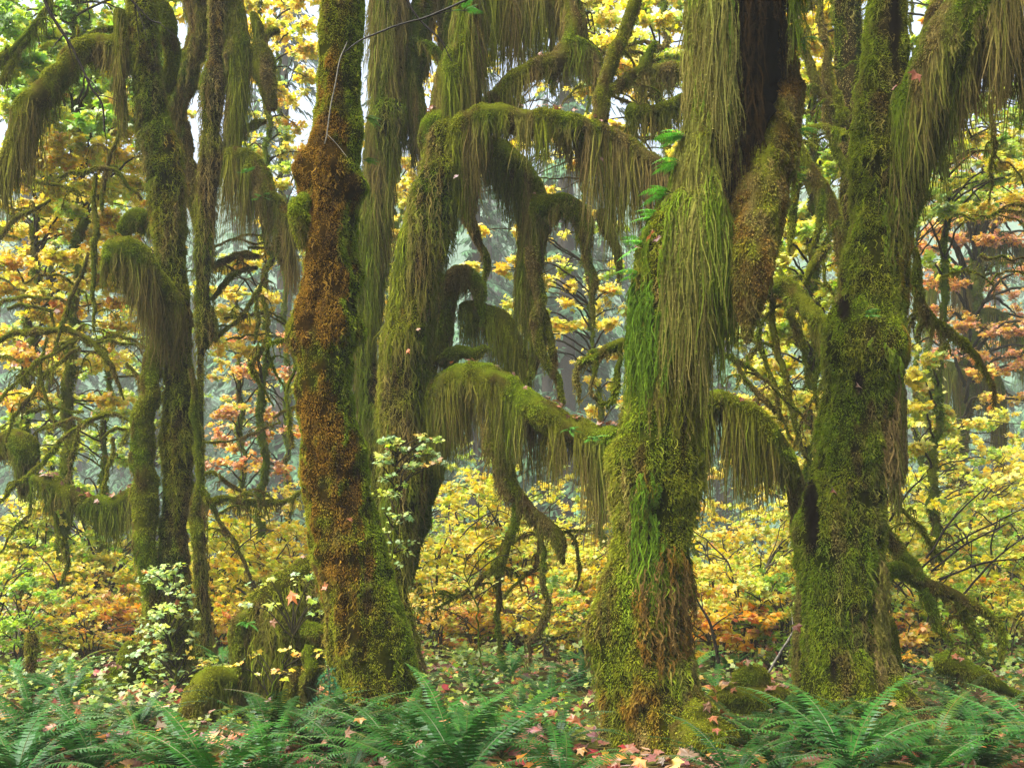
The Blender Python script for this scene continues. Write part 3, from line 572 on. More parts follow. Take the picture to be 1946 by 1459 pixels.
# --- right trunk with the shoulder burl
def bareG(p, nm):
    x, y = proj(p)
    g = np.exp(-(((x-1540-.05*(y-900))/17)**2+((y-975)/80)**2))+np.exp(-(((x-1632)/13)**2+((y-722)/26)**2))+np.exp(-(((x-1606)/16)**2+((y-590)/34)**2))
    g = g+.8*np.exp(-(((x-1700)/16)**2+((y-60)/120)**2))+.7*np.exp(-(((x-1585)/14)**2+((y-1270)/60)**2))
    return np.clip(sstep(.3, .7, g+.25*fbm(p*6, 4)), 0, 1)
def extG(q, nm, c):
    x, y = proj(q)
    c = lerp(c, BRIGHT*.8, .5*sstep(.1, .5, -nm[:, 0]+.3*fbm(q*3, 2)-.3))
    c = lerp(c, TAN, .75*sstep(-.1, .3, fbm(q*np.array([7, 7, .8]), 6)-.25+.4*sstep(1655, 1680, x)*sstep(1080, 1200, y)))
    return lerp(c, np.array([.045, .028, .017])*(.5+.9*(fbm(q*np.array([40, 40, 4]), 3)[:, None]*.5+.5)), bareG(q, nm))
cfG = moss_style(rust=lambda q, n: -.5+.3*sstep(.2, .8, n[:, 0]), tan=-.3, olive=.1, bright=-.1, seed=101, extra=extG)
t = thing('mossy_maple', 'broad green mossy trunk at right with a cushion-like shoulder burl above a dark knothole', 'tree', base(1610, 1395, 8.6))
TREES['G'] = t.name
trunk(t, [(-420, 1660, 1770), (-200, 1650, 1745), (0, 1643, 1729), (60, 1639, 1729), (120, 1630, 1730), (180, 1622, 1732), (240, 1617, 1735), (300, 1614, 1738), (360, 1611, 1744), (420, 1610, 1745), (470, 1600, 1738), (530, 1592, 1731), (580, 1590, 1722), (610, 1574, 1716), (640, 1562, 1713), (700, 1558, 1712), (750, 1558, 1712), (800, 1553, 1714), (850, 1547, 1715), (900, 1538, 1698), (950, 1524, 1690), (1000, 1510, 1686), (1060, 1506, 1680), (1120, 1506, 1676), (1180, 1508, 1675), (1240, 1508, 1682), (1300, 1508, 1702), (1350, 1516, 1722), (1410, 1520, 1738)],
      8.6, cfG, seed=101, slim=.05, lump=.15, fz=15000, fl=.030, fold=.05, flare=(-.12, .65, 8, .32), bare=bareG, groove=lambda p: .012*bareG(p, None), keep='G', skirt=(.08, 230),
      burls=[(1595, 655, 8.35, .2, .13), (1680, 650, 8.35, .24, .16), (1672, 290, 8.35, .16, .12), (1740, 360, 8.5, .18, .13), (1640, 200, 8.4, .22, .05), (1625, 850, 8.3, .22, .07), (1520, 1020, 8.5, .12, .06), (1705, 850, 8.6, .15, .05)],
      curtains=[(1640, 690, 70, 50, .32, 1500, GREEN, TAN), (1690, 800, 26, 110, .55, 1500, TAN*.8, GREEN), (1690, 420, 30, 60, .4, 1200, GREEN, BROWN), (1668, 1180, 14, 120, .25, 1400, TAN, OLIVE)])
limb(t, [(1715, 300, 70, .1), (1742, 225, 110, -.1), (1772, 160, 110, -.2), (1810, 90, 116, -.3), (1850, 20, 112, -.35), (1890, -60, 90, -.4), (1950, -200, 66, -.4), (1990, -380, 50, -.3)], 8.5, moss_style(rust=-.5, tan=-.1, olive=-.3, bright=-.6, seed=102), seed=102, hang=.75, hd=2600, zmax=.4, keep='bigR', lump=.1)
limb(t, [(1840, 60, 70, -.2), (1890, 60, 80, -.2), (1940, 90, 76, -.2), (1985, 130, 60, -.2), (2030, 190, 40, -.2)], 8.5, moss_style(rust=-.6, tan=-.2, olive=-.4, bright=-.8, seed=103), seed=103, hang=.75, hd=2500, zmax=.45)
limb(t, [(1735, 180, 24, .6), (1752, 100, 26, .6), (1768, 40, 26, .6), (1782, -30, 26, .7), (1800, -200, 20, .8)], 8.7, moss_style(rust=-.9, tan=.2, olive=.2, bright=-.3, seed=104), seed=104, fl=.022)
limb(t, [(1882, 190, 12, .2), (1884, 250, 11, .2), (1892, 290, 12, .2), (1882, 330, 8, .2), (1880, 375, 5, .2)], 8.7, cfE2, name='branch', seed=105, hang=.05, twigs=2, tl=.3)
limb(t, [(1733, 470, 18, .2), (1746, 500, 22, .2), (1750, 550, 24, .2), (1766, 590, 24, .2), (1800, 630, 20, .2), (1836, 665, 19, .2), (1868, 705, 16, .2), (1884, 735, 13, .2), (1892, 760, 7, .2)], 8.9, moss_style(rust=-.6, tan=-.1, olive=.3, bright=-.3, seed=106), seed=106, hang=.16, hd=1200, twigs=4, tl=.45)
limb(t, [(1738, 500, 12, .3), (1736, 560, 12, .3), (1728, 600, 9, .3), (1722, 630, 5, .3)], 8.9, cfE, name='branch', seed=107, hang=.08)
limb(t, [(1670, 1088, 32, .2), (1700, 1082, 30, .1), (1740, 1096, 31, .1), (1775, 1116, 32), (1820, 1134, 27), (1862, 1152, 24), (1892, 1180, 21), (1904, 1215, 18), (1900, 1255, 11)], 8.9, moss_style(rust=-.55, tan=-.2, olive=.15, bright=-.1, seed=108), seed=108, hang=.16, hd=1200, twigs=2, tl=.4)
limb(t, [(1676, 1000, 26, .3), (1700, 1030, 30, .3), (1720, 1058, 30, .2), (1745, 1090, 26, .1), (1752, 1108, 22)], 8.9, cfE, seed=109, hang=.12, hd=900)
limb(t, [(1752, 1120, 24), (1768, 1160, 24), (1780, 1195, 18), (1798, 1212, 12), (1806, 1226, 6)], 8.85, moss_style(rust=-.6, olive=-.3, bright=-.7, seed=110), seed=110, hang=.18, hd=1300)
limb(t, [(1818, 1145, 24, .1), (1832, 1180, 24, .1), (1856, 1212, 20, .1), (1880, 1238, 12, .1)], 8.9, cfE, name='branch', seed=111, hang=.14, hd=1000, twigs=2)
limb(t, [(1690, 940, 14, .5), (1715, 972, 15, .5), (1745, 1000, 14, .5), (1766, 1035, 12, .5), (1788, 1065, 8, .5)], 9.0, cfE, name='branch', seed=112, hang=.12, hd=1000, twigs=3)
limb(t, [(1672, 1170, 22, .3), (1692, 1190, 28, .3), (1702, 1230, 28, .3), (1704, 1290, 26, .3), (1700, 1350, 26, .3)], 8.8, moss_style(rust=-.7, olive=.1, seed=113), name='root', seed=113, hang=.15, hd=900)
limb(t, [(1700, 860, 22, .25), (1712, 890, 16, .25), (1700, 920, 9, .2)], 8.8, cfE, name='branch', seed=114, hang=.1)
# its branches reaching back left between the two right trunks
limb(t, [(1605, 262, 22, .6), (1570, 252, 20, .8), (1535, 246, 16, 1.0)], 9.2, cfE, name='branch', seed=115, hang=.12, hd=1200)
limb(t, [(1585, 620, 34, .7), (1545, 590, 38, .9), (1510, 562, 40, 1.1), (1478, 548, 42, 1.2), (1450, 555, 38, 1.3)], 9.2, moss_style(rust=-.8, olive=-.1, seed=116), seed=116, hang=.22, hd=1300, twigs=5)
limb(t, [(1530, 540, 18, 1.), (1556, 485, 20, 1.), (1575, 468, 12, 1.)], 9.2, cfE, name='branch', seed=117, hang=.06)
# ---------------------------------------------------------------- thickets of drooping mossy branches
t = thing('mossy_maple', 'mossy maple half hidden behind the right trunk, its drooping twigs filling the gap', 'tree', base(1600, 1300, 12.0))
TREES['H'] = t.name
cfH = moss_style(rust=-.6, tan=-.05, olive=.1, bright=-.4, seed=121)
trunk(t, [(-420, 1560, 1620), (0, 1575, 1640), (300, 1590, 1660), (600, 1590, 1670), (900, 1580, 1665), (1150, 1575, 1670), (1310, 1565, 1680)], 12.0, cfH, seed=121, fz=4000)
for (i, pts, tw, hg) in [
    (0, [(1620, 330, 24), (1590, 290, 22), (1560, 190, 22), (1535, 120, 20), (1520, 60, 16)], 3, .18),
    (1, [(1600, 240, 26), (1580, 150, 24), (1565, 80, 20), (1555, 10, 16), (1550, -80, 12)], 4, .2),
    (2, [(1620, 230, 20), (1590, 205, 18), (1560, 180, 16), (1530, 160, 12)], 3, .15),
    (3, [(1600, 500, 26), (1596, 440, 30), (1575, 390, 32), (1548, 345, 32), (1522, 295, 28), (1500, 250, 22)], 2, .18),
    (4, [(1540, 330, 20), (1516, 345, 22), (1508, 390, 22), (1505, 440, 18), (1500, 480, 8)], 0, .12),
    (5, [(1560, 360, 18), (1552, 420, 18), (1545, 470, 16), (1532, 510, 10)], 1, .12),
    (6, [(1590, 420, 12), (1570, 470, 10), (1566, 520, 9), (1580, 560, 5)], 1, .08),
    (7, [(1490, 550, 18), (1500, 600, 20), (1520, 650, 20), (1534, 700, 14), (1546, 740, 8)], 2, .14),
    (8, [(1470, 555, 16), (1466, 620, 18), (1484, 690, 18), (1500, 760, 18), (1520, 830, 14), (1540, 890, 8)], 3, .12),
    (9, [(1440, 600, 12), (1448, 650, 14), (1470, 710, 13), (1478, 770, 13), (1486, 815, 10), (1512, 835, 6)], 2, .1),
    (10, [(1540, 600, 14), (1552, 660, 16), (1548, 720, 14), (1560, 790, 10), (1555, 850, 5)], 2, .14),
    (11, [(1500, 570, 12), (1470, 590, 11), (1440, 640, 10), (1425, 700, 8), (1400, 740, 5)], 2, .1),
    (12, [(1590, 700, 10), (1560, 730, 10), (1530, 790, 9), (1500, 870, 6)], 2, .08)]:
    limb(t, pts, 10.6 if i > 3 else 11.2, cfH, name='branch', hang=hg, hd=1000, seed=130+i, twigs=tw, tl=.4, fz=6500)

t = thing('mossy_maple', 'dim mossy maple at the left edge with long thin arching branches that hang like combs', 'tree', base(-120, 1270, 13.8))
cfI = moss_style(rust=-.45, tan=-.05, olive=.25, bright=-.4, seed=141)
trunk(t, [(-420, -190, -140), (0, -180, -130), (300, -165, -110), (500, -160, -100), (700, -150, -90), (860, -150, -85), (1000, -145, -85), (1150, -140, -80), (1280, -150, -70)], 13.8, moss_style(rust=-.6, olive=-.5, bright=-1, seed=142), seed=141, fz=5000, hang=.35, hd=500)
limb(t, [(-120, 830, 40, 0), (-60, 850, 46, -.1), (0, 850, 50, -.2), (30, 842, 56, -.35), (44, 858, 54, -.45), (46, 890, 40, -.45), (44, 930, 24, -.4)], 13.6, moss_style(rust=-.7, bright=-.2, seed=143), name='burl', seed=143, hang=.3, hd=900)
for (i, pts, tw, hg) in [
    (0, [(-20, 655, 12), (30, 632, 15), (90, 626, 17), (140, 636, 17), (180, 660, 17), (212, 690, 16), (226, 722, 13), (230, 760, 6)], 2, .10),
    (1, [(165, 652, 8), (200, 648, 9), (240, 654, 8), (282, 662, 6)], 2, .08),
    (2, [(150, 645, 12), (108, 668, 13), (70, 695, 12), (30, 725, 10), (0, 765, 8), (-20, 800, 5)], 3, .16),
    (3, [(152, 660, 13), (112, 690, 14), (74, 730, 13), (45, 765, 11), (22, 800, 8), (12, 840, 5)], 4, .18),
    (4, [(250, 800, 12), (222, 786, 13), (190, 788, 14), (155, 805, 14), (115, 845, 13), (75, 888, 13), (35, 920, 12), (-10, 955, 10)], 4, .10),
    (5, [(182, 330, 10), (178, 400, 14), (182, 460, 15), (180, 520, 14), (178, 570, 12), (186, 625, 7)], 3, .1),
    (6, [(168, 480, 9), (152, 530, 11), (130, 585, 12), (112, 630, 10), (96, 670, 6)], 3, .1),
    (7, [(105, 338, 10), (150, 325, 12), (195, 318, 14), (225, 332, 14), (248, 358, 12), (272, 382, 8)], 2, .1),
    (8, [(-10, 460, 14), (30, 420, 14), (60, 400, 13), (90, 382, 9)], 3, .12),
    (9, [(-10, 330, 14), (40, 340, 13), (95, 345, 11), (150, 370, 8)], 4, .14),
    (10, [(0, 160, 18), (35, 100, 18), (65, 55, 18), (90, 10, 16), (110, -60, 12)], 3, .25),
    (11, [(-20, 130, 22), (20, 100, 20), (50, 70, 18), (75, 35, 14)], 2, .3),
    (12, [(240, 235, 10), (222, 280, 12), (200, 340, 12), (196, 400, 9)], 2, .1),
    (13, [(60, 910, 24), (100, 925, 38), (140, 946, 42), (180, 958, 42), (220, 955, 40), (262, 942, 34)], 1, .5),
    (14, [(150, 800, 8), (140, 850, 10), (128, 890, 9), (120, 930, 5)], 2, .1),
    (15, [(215, 830, 9), (208, 880, 11), (196, 930, 10), (190, 990, 6)], 2, .16),
    (16, [(90, 640, 8), (80, 700, 9), (88, 760, 8), (110, 800, 5)], 2, .1),
    (17, [(60, 930, 8), (50, 980, 9), (20, 1020, 7), (-5, 1050, 5)], 1, .1),
    (18, [(90, 960, 12), (110, 1010, 13), (128, 1060, 12), (118, 1110, 7)], 2, .2),
    (19, [(240, 690, 9), (262, 720, 12), (268, 760, 13), (252, 800, 12), (238, 840, 7)], 2, .1)]:
    limb(t, pts, 12.6, moss_style(rust=-.8, tan=-.25, olive=.05, bright=-.05, seed=144) if i == 13 else cfI, name='branch', hang=hg, hd=1700 if i == 13 else 1000, seed=150+i, twigs=tw, tl=.55, fz=7000, keep='logL' if i == 13 else None)

# thin arching mossy branches, procedurally scattered through the gaps
def tangle(root, n, x0, x1, y0, y1, d, cf, lean=0, seed=0, wmax=11):
    for i in range(n):
        x, y = rng.uniform(x0, x1), rng.uniform(y0, y1); L = rng.uniform(70, 190); s = rng.choice([-1, 1]) if not lean else lean
        up = rng.uniform(.0, .35); w0 = rng.uniform(6, wmax)
        pts = [(x, y, w0, 0), (x+s*L*.3, y-L*up*.5, w0, .1), (x+s*L*.62, y-L*up*.35, w0*.9, .15), (x+s*L*.88, y+L*.12, w0*.75, .2), (x+s*L*1.0, y+L*rng.uniform(.3, .6), w0*.45, .2)]
        limb(root, pts, d+rng.uniform(-.8, .8), cf, name='branch', hang=.09, hd=1000, seed=seed+i, twigs=int(rng.integers(2, 5)), tl=.5, fz=5500, wob=.12)
tangle(t, 16, 0, 250, 250, 880, 13.2, cfI, seed=300)
tangle(bpy.data.objects[TREES['E']], 9, 1080, 1300, 30, 230, 12.0, cfE2, seed=330)
tangle(bpy.data.objects[TREES['H']], 12, 1420, 1580, 120, 860, 11.6, cfH, seed=350)
tangle(bpy.data.objects[TREES['G']], 7, 1740, 1900, 200, 560, 9.8, cfE2, lean=1, seed=370, wmax=8)
tangle(bpy.data.objects[TREES['B']], 7, 400, 540, 420, 800, 13.8, cfB, lean=1, seed=390, wmax=9)
# ---------------------------------------------------------------- stump, snag, log, mounds
def blob(mb, x, y, d, rx, ry, cf, seed, fz=9000):
    c = P(x, y, d); k = d/F
    K = np.array([[c[0], c[1], c[2]-ry*k, rx*k*.85], [c[0], c[1], c[2], rx*k], [c[0], c[1], c[2]+ry*k*.55, rx*k*.85], [c[0], c[1], c[2]+ry*k*.85, rx*k*.5]])
    tb = tube(K, seed=seed, lump=.22); put_tube(mb, tb, cf); p, nm, u = scatter(tb, fz); fuzz(mb, p, nm, cf, L=.035)
    return tb
cfS = moss_style(rust=-.5, tan=.0, olive=.0, bright=.0, seed=161)
t = thing('tree_stump', 'broken tree stump draped in moss with arching roots, left of the orange trunk', 'stump', base(540, 1385, 9.6))
trunk(t, [(1068, 566, 606, .3), (1085, 545, 612, .2), (1110, 515, 615, .1), (1140, 478, 616), (1165, 460, 616), (1190, 448, 612), (1240, 448, 606), (1300, 452, 600), (1350, 446, 598), (1400, 440, 600)], 9.7, cfS, seed=161, lump=.16, fold=.12, hang=.35, hd=1500, skirt=(.22, 700), keep='stump', down=.6)
for i, pts in enumerate([[(475, 1285, 54, -.1), (440, 1294, 58, -.25), (408, 1300, 56, -.4), (382, 1325, 50, -.55), (362, 1362, 46, -.65), (348, 1405, 44, -.7), (340, 1440, 40, -.7)],
                         [(580, 1190, 34, -.3), (600, 1204, 40, -.4), (622, 1228, 36, -.4), (640, 1262, 26, -.4), (648, 1300, 18, -.4)],
                         [(566, 1270, 24, -.4), (556, 1300, 26, -.5), (548, 1340, 24, -.55), (540, 1390, 22, -.6)],
                         [(590, 1225, 30, -.4), (592, 1270, 32, -.45), (584, 1310, 22, -.5), (586, 1360, 16, -.5)],
                         [(470, 1170, 34, -.1), (458, 1200, 34, -.2), (456, 1240, 26, -.25), (448, 1300, 18, -.3)]]):
    limb(t, pts, 9.6, moss_style(rust=-.7, tan=-.1, olive=.2, bright=-.05, seed=162+i), name='root', seed=162+i, hang=.45 if i == 0 else .2, hd=1900, zmax=.3, keep='sroot' if i == 0 else None)
t = thing('snag', 'short snag with a bulbous mossy head standing at the far left', 'snag', base(60, 1312, 10.9))
trunk(t, [(1203, 48, 72), (1215, 42, 78), (1235, 44, 77), (1255, 47, 72), (1280, 48, 70), (1320, 46, 72)], 10.9, moss_style(rust=-.6, olive=.3, seed=170), seed=170, fl=.045, fz=11000, hang=.1, hd=500)
for (k, (x, y, d, rx, ry, lb)) in enumerate([(128, 1325, 10.7, 24, 18, 'low rounded mossy hump beside the bulbous snag'), (200, 1335, 10.3, 28, 24, 'mossy root hump in front of the sinuous left trunk'), (164, 1302, 11.2, 18, 14, 'small bright mossy hump between the snag and the left trunk'),
                                             (245, 1245, 11.2, 22, 40, 'mossy root buttress leaning on the foot of the left trunk'), (215, 1290, 11.0, 26, 24, 'mossy root mound at the left side of the left trunk'), (1330, 1380, 7.7, 70, 40, 'wide mossy mound strewn with leaves between the two right trunks'),
                                             (1430, 1310, 8.9, 70, 26, 'dark mossy log end topped with orange leaves between the two right trunks')]):
    o_mb = MB(); cfm = moss_style(rust=-.6, olive=.1, bright=0 if k < 5 else -.3, seed=180+k); tb = blob(o_mb, x, y+ry*.4, d, rx, ry, cfm, 180+k)
    tag(o_mb.build('mossy_mound', M_MOSS), lb, 'moss mound')
    TOPS['mound%d' % k] = scatter(tb, 900, lambda p, n: (n[..., 2] > .4)*1.0)[:2]
t = thing('fallen_branch', 'mossy fallen branch sloping down through ferns at the lower right corner', 'branch', base(1850, 1330, 9.4))
limb(t, [(1785, 1262, 44, .3), (1810, 1262, 46, .2), (1840, 1276, 36, .1), (1880, 1296, 30), (1930, 1318, 26), (1990, 1345, 22)], 9.4, moss_style(rust=-.7, olive=.1, bright=.15, seed=191), seed=191, name='stem', hang=.15, hd=900, keep='fallen')

# bare twigs crossing in front of the grove
def twig(label, pts, d, col=(.020, .016, .011), forks=3, seed=1):
    K = KW(pts, d); tb = tube(K, seed=seed, lump=.1, nmin=5, wob=.02); mb = MB()
    mb.add(tb.V.reshape(-1, 3), Q=tb.Q, C=np.array(col))
    for i in range(forks):
        j = int(rng.uniform(.3, .95)*(len(tb.C)-2)); a = tb.C[j]; dr = nrmz(tb.C[j+1]-tb.C[j-1]+rng.normal(0, .9, 3)*np.array([1, .4, 1])*.02)
        dr = nrmz(dr+rng.normal(0, .6, 3)*np.array([1, .5, 1])); l = rng.uniform(.12, .35)
        b = tube(np.array([np.append(a+dr*l*s+np.array([0, 0, -.05*s*s]), tb.R[j]*.6*(1-.7*s)) for s in (0, .5, 1)]), seed=i, nmin=4); mb.add(b.V.reshape(-1, 3), Q=b.Q, C=np.array(col))
    return tag(mb.build('bare_twig', M_BARK), label, 'twig', 'bare twigs')
twig('long thin bare twig hanging in front of the upper left limb', [(75, -30, 7), (95, 25, 6), (125, 75, 6), (148, 115, 5), (172, 165, 5), (192, 200, 4), (200, 250, 3)], 8.4, forks=7, seed=201)
twig('bare twig with a fine tip dangling across the top of the left trunk', [(235, -20, 5), (262, 15, 4), (285, 38, 3), (305, 45, 2)], 8.2, forks=3, seed=202)
twig('dark bare twig slanting from the orange trunk to the top of the central tree', [(655, 100, 2), (680, 80, 2.5), (720, 62, 3), (775, 44, 3), (830, 25, 3.5), (905, -8, 4)], 8.3, forks=2, seed=203)
twig('bare twig falling across the dark stem behind the orange trunk', [(765, -10, 4), (790, 30, 4), (830, 70, 3), (858, 118, 2)], 8.8, forks=1, seed=204)
twig('pale broken twig lodged against the top of the orange trunk', [(660, 80, 2), (645, 120, 2.5), (634, 175, 2.5), (626, 220, 2.5), (617, 275, 2)], 8.3, col=(.12, .11, .08), forks=1, seed=205)
twig('dark stick poking down out of the big right limb', [(1800, 170, 7), (1815, 205, 7), (1830, 230, 6), (1846, 258, 3)], 8.3, forks=0, seed=206)
for k, (a, b) in enumerate([((1700, 1115), (1946, 965)), ((1770, 1085), (1905, 1000)), ((1785, 1100), (1960, 1060)), ((1830, 1130), (1960, 1010)), ((1760, 1060), (1870, 930)), ((1690, 990), (1760, 905))]):
    m = ((a[0]+b[0])/2, (a[1]+b[1])/2-12)
    twig(['bare branchlet rising right from the lower right limb, lowest and longest of the fan', 'bare branchlet steeply rising through yellow leaves at the lower right', 'nearly level bare branchlet at the right edge above the lower limb', 'bare branchlet rising to the right edge from the bend of the lower limb', 'bare branchlet pointing up among yellow leaves right of the right trunk', 'short bare branchlet beside the right trunk at half height'][k], [(a[0], a[1], 5), (m[0], m[1], 4), (b[0], b[1], 2)], 9.3, forks=5, seed=210+k)
twig('thin pale sapling stem leaning between the two right trunks', [(1450, 1300, 6), (1500, 1210, 5), (1560, 1130, 4)], 9.6, col=(.16, .15, .12), forks=4, seed=220)
twig('slender dark sapling stem right of the massive trunk', [(1366, 1260, 7), (1350, 1190, 6), (1330, 1150, 4), (1310, 1110, 3)], 10.5, forks=3, seed=221)
# ---------------------------------------------------------------- leaves
def leaf_tpl(small=False):
    if small:
        ang = [180, 130, 100, 72, 45, 22, 0]; rad = [.12, .55, .45, .85, .55, .7, 1.0]
    else:
        ang = [180, 118, 92, 60, 44, 20, 0]; rad = [.20, .66, .50, .95, .56, .64, 1.0]
    pts = [(r*math.cos(math.radians(a)), r*math.sin(math.radians(a))) for a, r in zip(ang, rad)]
    pts = pts+[(x, -y) for (x, y) in pts[-2:0:-1]]
    V = [(0.05, 0, 0)]+[(x, y, -.22*(x*x+y*y)+.12*abs(y)) for x, y in pts]
    n = len(pts)
    T = [(0, 1+(i+1) % n, 1+i) for i in range(n)]
    return np.array(V), np.array(T)
TPL_BIG, TPL_SMALL = leaf_tpl(), leaf_tpl(True)
def leaves(mb, p, nm, size, c, tpl=TPL_BIG, tip=None):
    k = len(p)
    if not k: return
    V, T = tpl
    x = rng.normal(0, 1, (k, 3)) if tip is None else tip+rng.normal(0, .35, (k, 3))
    x = nrmz(x-nm*(x*nm).sum(1, keepdims=True)); y = np.cross(nm, x)
    s = (size*rng.uniform(.55, 1.3, k))[:, None, None]
    curl = rng.uniform(-.3, 1.6, k)[:, None, None]; asp = rng.uniform(.7, 1.1, k)[:, None, None]
    W = p[:, None]+s*(V[None, :, 0:1]*x[:, None]+asp*V[None, :, 1:2]*y[:, None]+curl*V[None, :, 2:3]*nm[:, None])
    o = np.arange(k)[:, None, None]*len(V)
    C = np.repeat(c[:, None], len(V), 1)*rng.uniform(.9, 1.1, (k, len(V), 1))
    mb.add(W, T=(T[None]+o).reshape(-1, 3), C=C.reshape(-1, 3))
YEL = (.70, .55, .035); GOLD = (.70, .43, .025); YG = (.42, .52, .035); GRN = (.20, .37, .03); ORG = (.68, .24, .02)
PINK = (.55, .27, .13); RED = (.40, .06, .02); BRN = (.26, .11, .04); PALEG = (.20, .32, .09); LEM = (.84, .76, .12)
PALS = {'yellow': [(YEL, 3), (GOLD, 1), (YG, 3), (LEM, 2), (ORG, .3), (GRN, .8)], 'gold': [(YEL, 4), (GOLD, 2), (ORG, .5), (YG, 2), (LEM, 1.4), (GRN, .3)],
        'yg': [(YG, 4), (GRN, 3.5), (YEL, 1.5), (LEM, .6)], 'green': [(GRN, 5), (YG, 2), (PALEG, 1)],
        'pink': [(PINK, 4), (ORG, 1.6), (GOLD, 2), (BRN, 1), (YEL, .8)], 'orange': [(ORG, 1.6), (GOLD, 3), (YEL, 2), (PINK, .8), (BRN, .8), (YG, 1), (RED, .3)],
        'mixed': [(YEL, 3), (YG, 2.5), (GOLD, 1.5), (GRN, 1.2), (ORG, 1.1), (PINK, .5)], 'pale': [(PALEG, 5), (YG, 2), (LEM, .5), (ORG, .15)],
        'dead': [(ORG, 1.6), (BRN, 7), (PINK, .5), (GOLD, .8), (RED, 1.6)]}
def pal(name, k):
    cs, ws = zip(*PALS[name]); ws = np.array(ws)/sum(ws)
    c = np.array(cs)[rng.choice(len(cs), k, p=ws)]
    return np.clip(c*rng.uniform(.75, 1.2, (k, 1))+rng.normal(0, .02, (k, 3)), .004, .9)
LEAFMUL, LEAFSZ = 5.4, .47
STEMC = np.array([.045, .040, .022])
def spray(mbw, mbl, a, c, R, n, size, palette, tpl=TPL_BIG, tilt=.7, r0=.012, ntw=None, per=9):
    if tpl is TPL_BIG and size > .1: n = int(n*LEAFMUL); size = size*LEAFSZ; per = per*1.6
    # a branch from a to the leaf cloud centred on c with half-axes R, twigs through it, leaves along the twigs
    a, c, R = np.asarray(a, float), np.asarray(c, float), np.asarray(R, float)
    if r0 > 0:
        m = (a+c)/2+np.array([0, 0, .12*np.linalg.norm(c-a)])
        tb = tube(np.array([np.append(a, r0*1.6), np.append(m, r0*1.2), np.append(c, r0*.7)]), seed=int(rng.integers(99)), nmin=5, wob=.05)
        mbw.add(tb.V.reshape(-1, 3), Q=tb.Q, C=STEMC)
    ntw = ntw or max(3, int(n/per))
    dr = nrmz(rng.normal(0, 1, (ntw, 3))*np.array([1, 1, .75])); rr = rng.random(ntw)**.45
    end = c+dr*rr[:, None]*R; st = c+(end-c)*.25+rng.normal(0, .12, (ntw, 3))*R
    md = (st+end)/2+np.array([0, 0, .10])*np.linalg.norm(end-st, axis=1)[:, None]
    if r0 > 0:
        pts = np.stack([st, md, end], 1); rad = np.array([r0*.45, r0*.3, r0*.15])
        off = np.stack([np.array([1, 0, 0]), np.array([-.5, .4, .8]), np.array([-.5, -.4, -.8])])
        V = pts[:, :, None]+off[None, None]*rad[None, :, None, None]
        o = np.arange(ntw)[:, None]*9
        Q = np.concatenate([np.concatenate([o+3*i+j, o+3*i+(j+1) % 3, o+3*i+3+(j+1) % 3, o+3*i+3+j], 1) for i in (0, 1) for j in (0, 1, 2)])
        mbw.add(V, Q=Q, C=STEMC)
    w = rng.integers(0, ntw, n); t = rng.random(n)[:, None]**.7
    p = st[w]*(1-t)**2+2*md[w]*t*(1-t)+end[w]*t*t+rng.normal(0, .55, (n, 3))*size*np.array([1, 1, .6])
    nm = nrmz(np.array([0, -.35, 1.])+rng.normal(0, tilt, (n, 3)))
    tip = nrmz(end[w]-st[w])*.6+np.array([0, 0, -.45])+rng.normal(0, .4, (n, 3))
    # palettes lean one way per twig so that colour comes in patches
    col = pal(palette, n); tw = pal(palette, ntw)[w]
    leaves(mbl, p, nm, size, col*.5+tw*.5, tpl, tip)
def leafy_tree(name, label, cat, tr, d, clumps, group=None, size=.13, palette='yellow', mossy=None, tpl=TPL_BIG, tilt=.7, leafname='foliage', r0=.012):
    # tr: trunk points (x, y, w); clumps: (x, y, rx, ry, n[, depth offset, palette])
    bx, by, bw = tr[-1][:3]
    K = KW([q for q in tr][::-1], d)
    root = thing(name, label, cat, (K[0, 0], K[0, 1], 0), group)
    K[:, 3] *= .7; tb = tube(K, seed=len(clumps)+int(bx), lump=.18, nmin=7, wob=.16); mb = MB(); cf = mossy or moss_style(rust=-.6, olive=-.2, bright=-.8, seed=int(bx) % 50)
    put_tube(mb, tb, cf, dark=.8)
    if K[:, 3].max() > .05:
        p, nm, u = scatter(tb, 2200); fuzz(mb, p, nm, cf, L=.06, w=.02)
    lv = MB()
    for q in clumps:
        x, y, rx, ry, n = q[:5]; dd = q[5] if len(q) > 5 else 0; pl = q[6] if len(q) > 6 else palette
        c = P(x, y, d+dd); k = (d+dd)/F
        dist = np.linalg.norm(tb.C-c-np.array([0, 0, -.25*np.linalg.norm(c-tb.C[-1])*0]), axis=1)+.6*np.maximum(tb.C[:, 2]-c[2]+.3, 0)
        a = tb.C[np.argmin(dist)]
        spray(mb, lv, a, c, (rx*k, max(.5*(rx+ry)*k, .25), ry*k), n, size, pl, tpl, tilt, r0=r0)
    mb.build('trunk', M_MOSS, root)
    lv.build(leafname, M_LEAF, root)
    return root
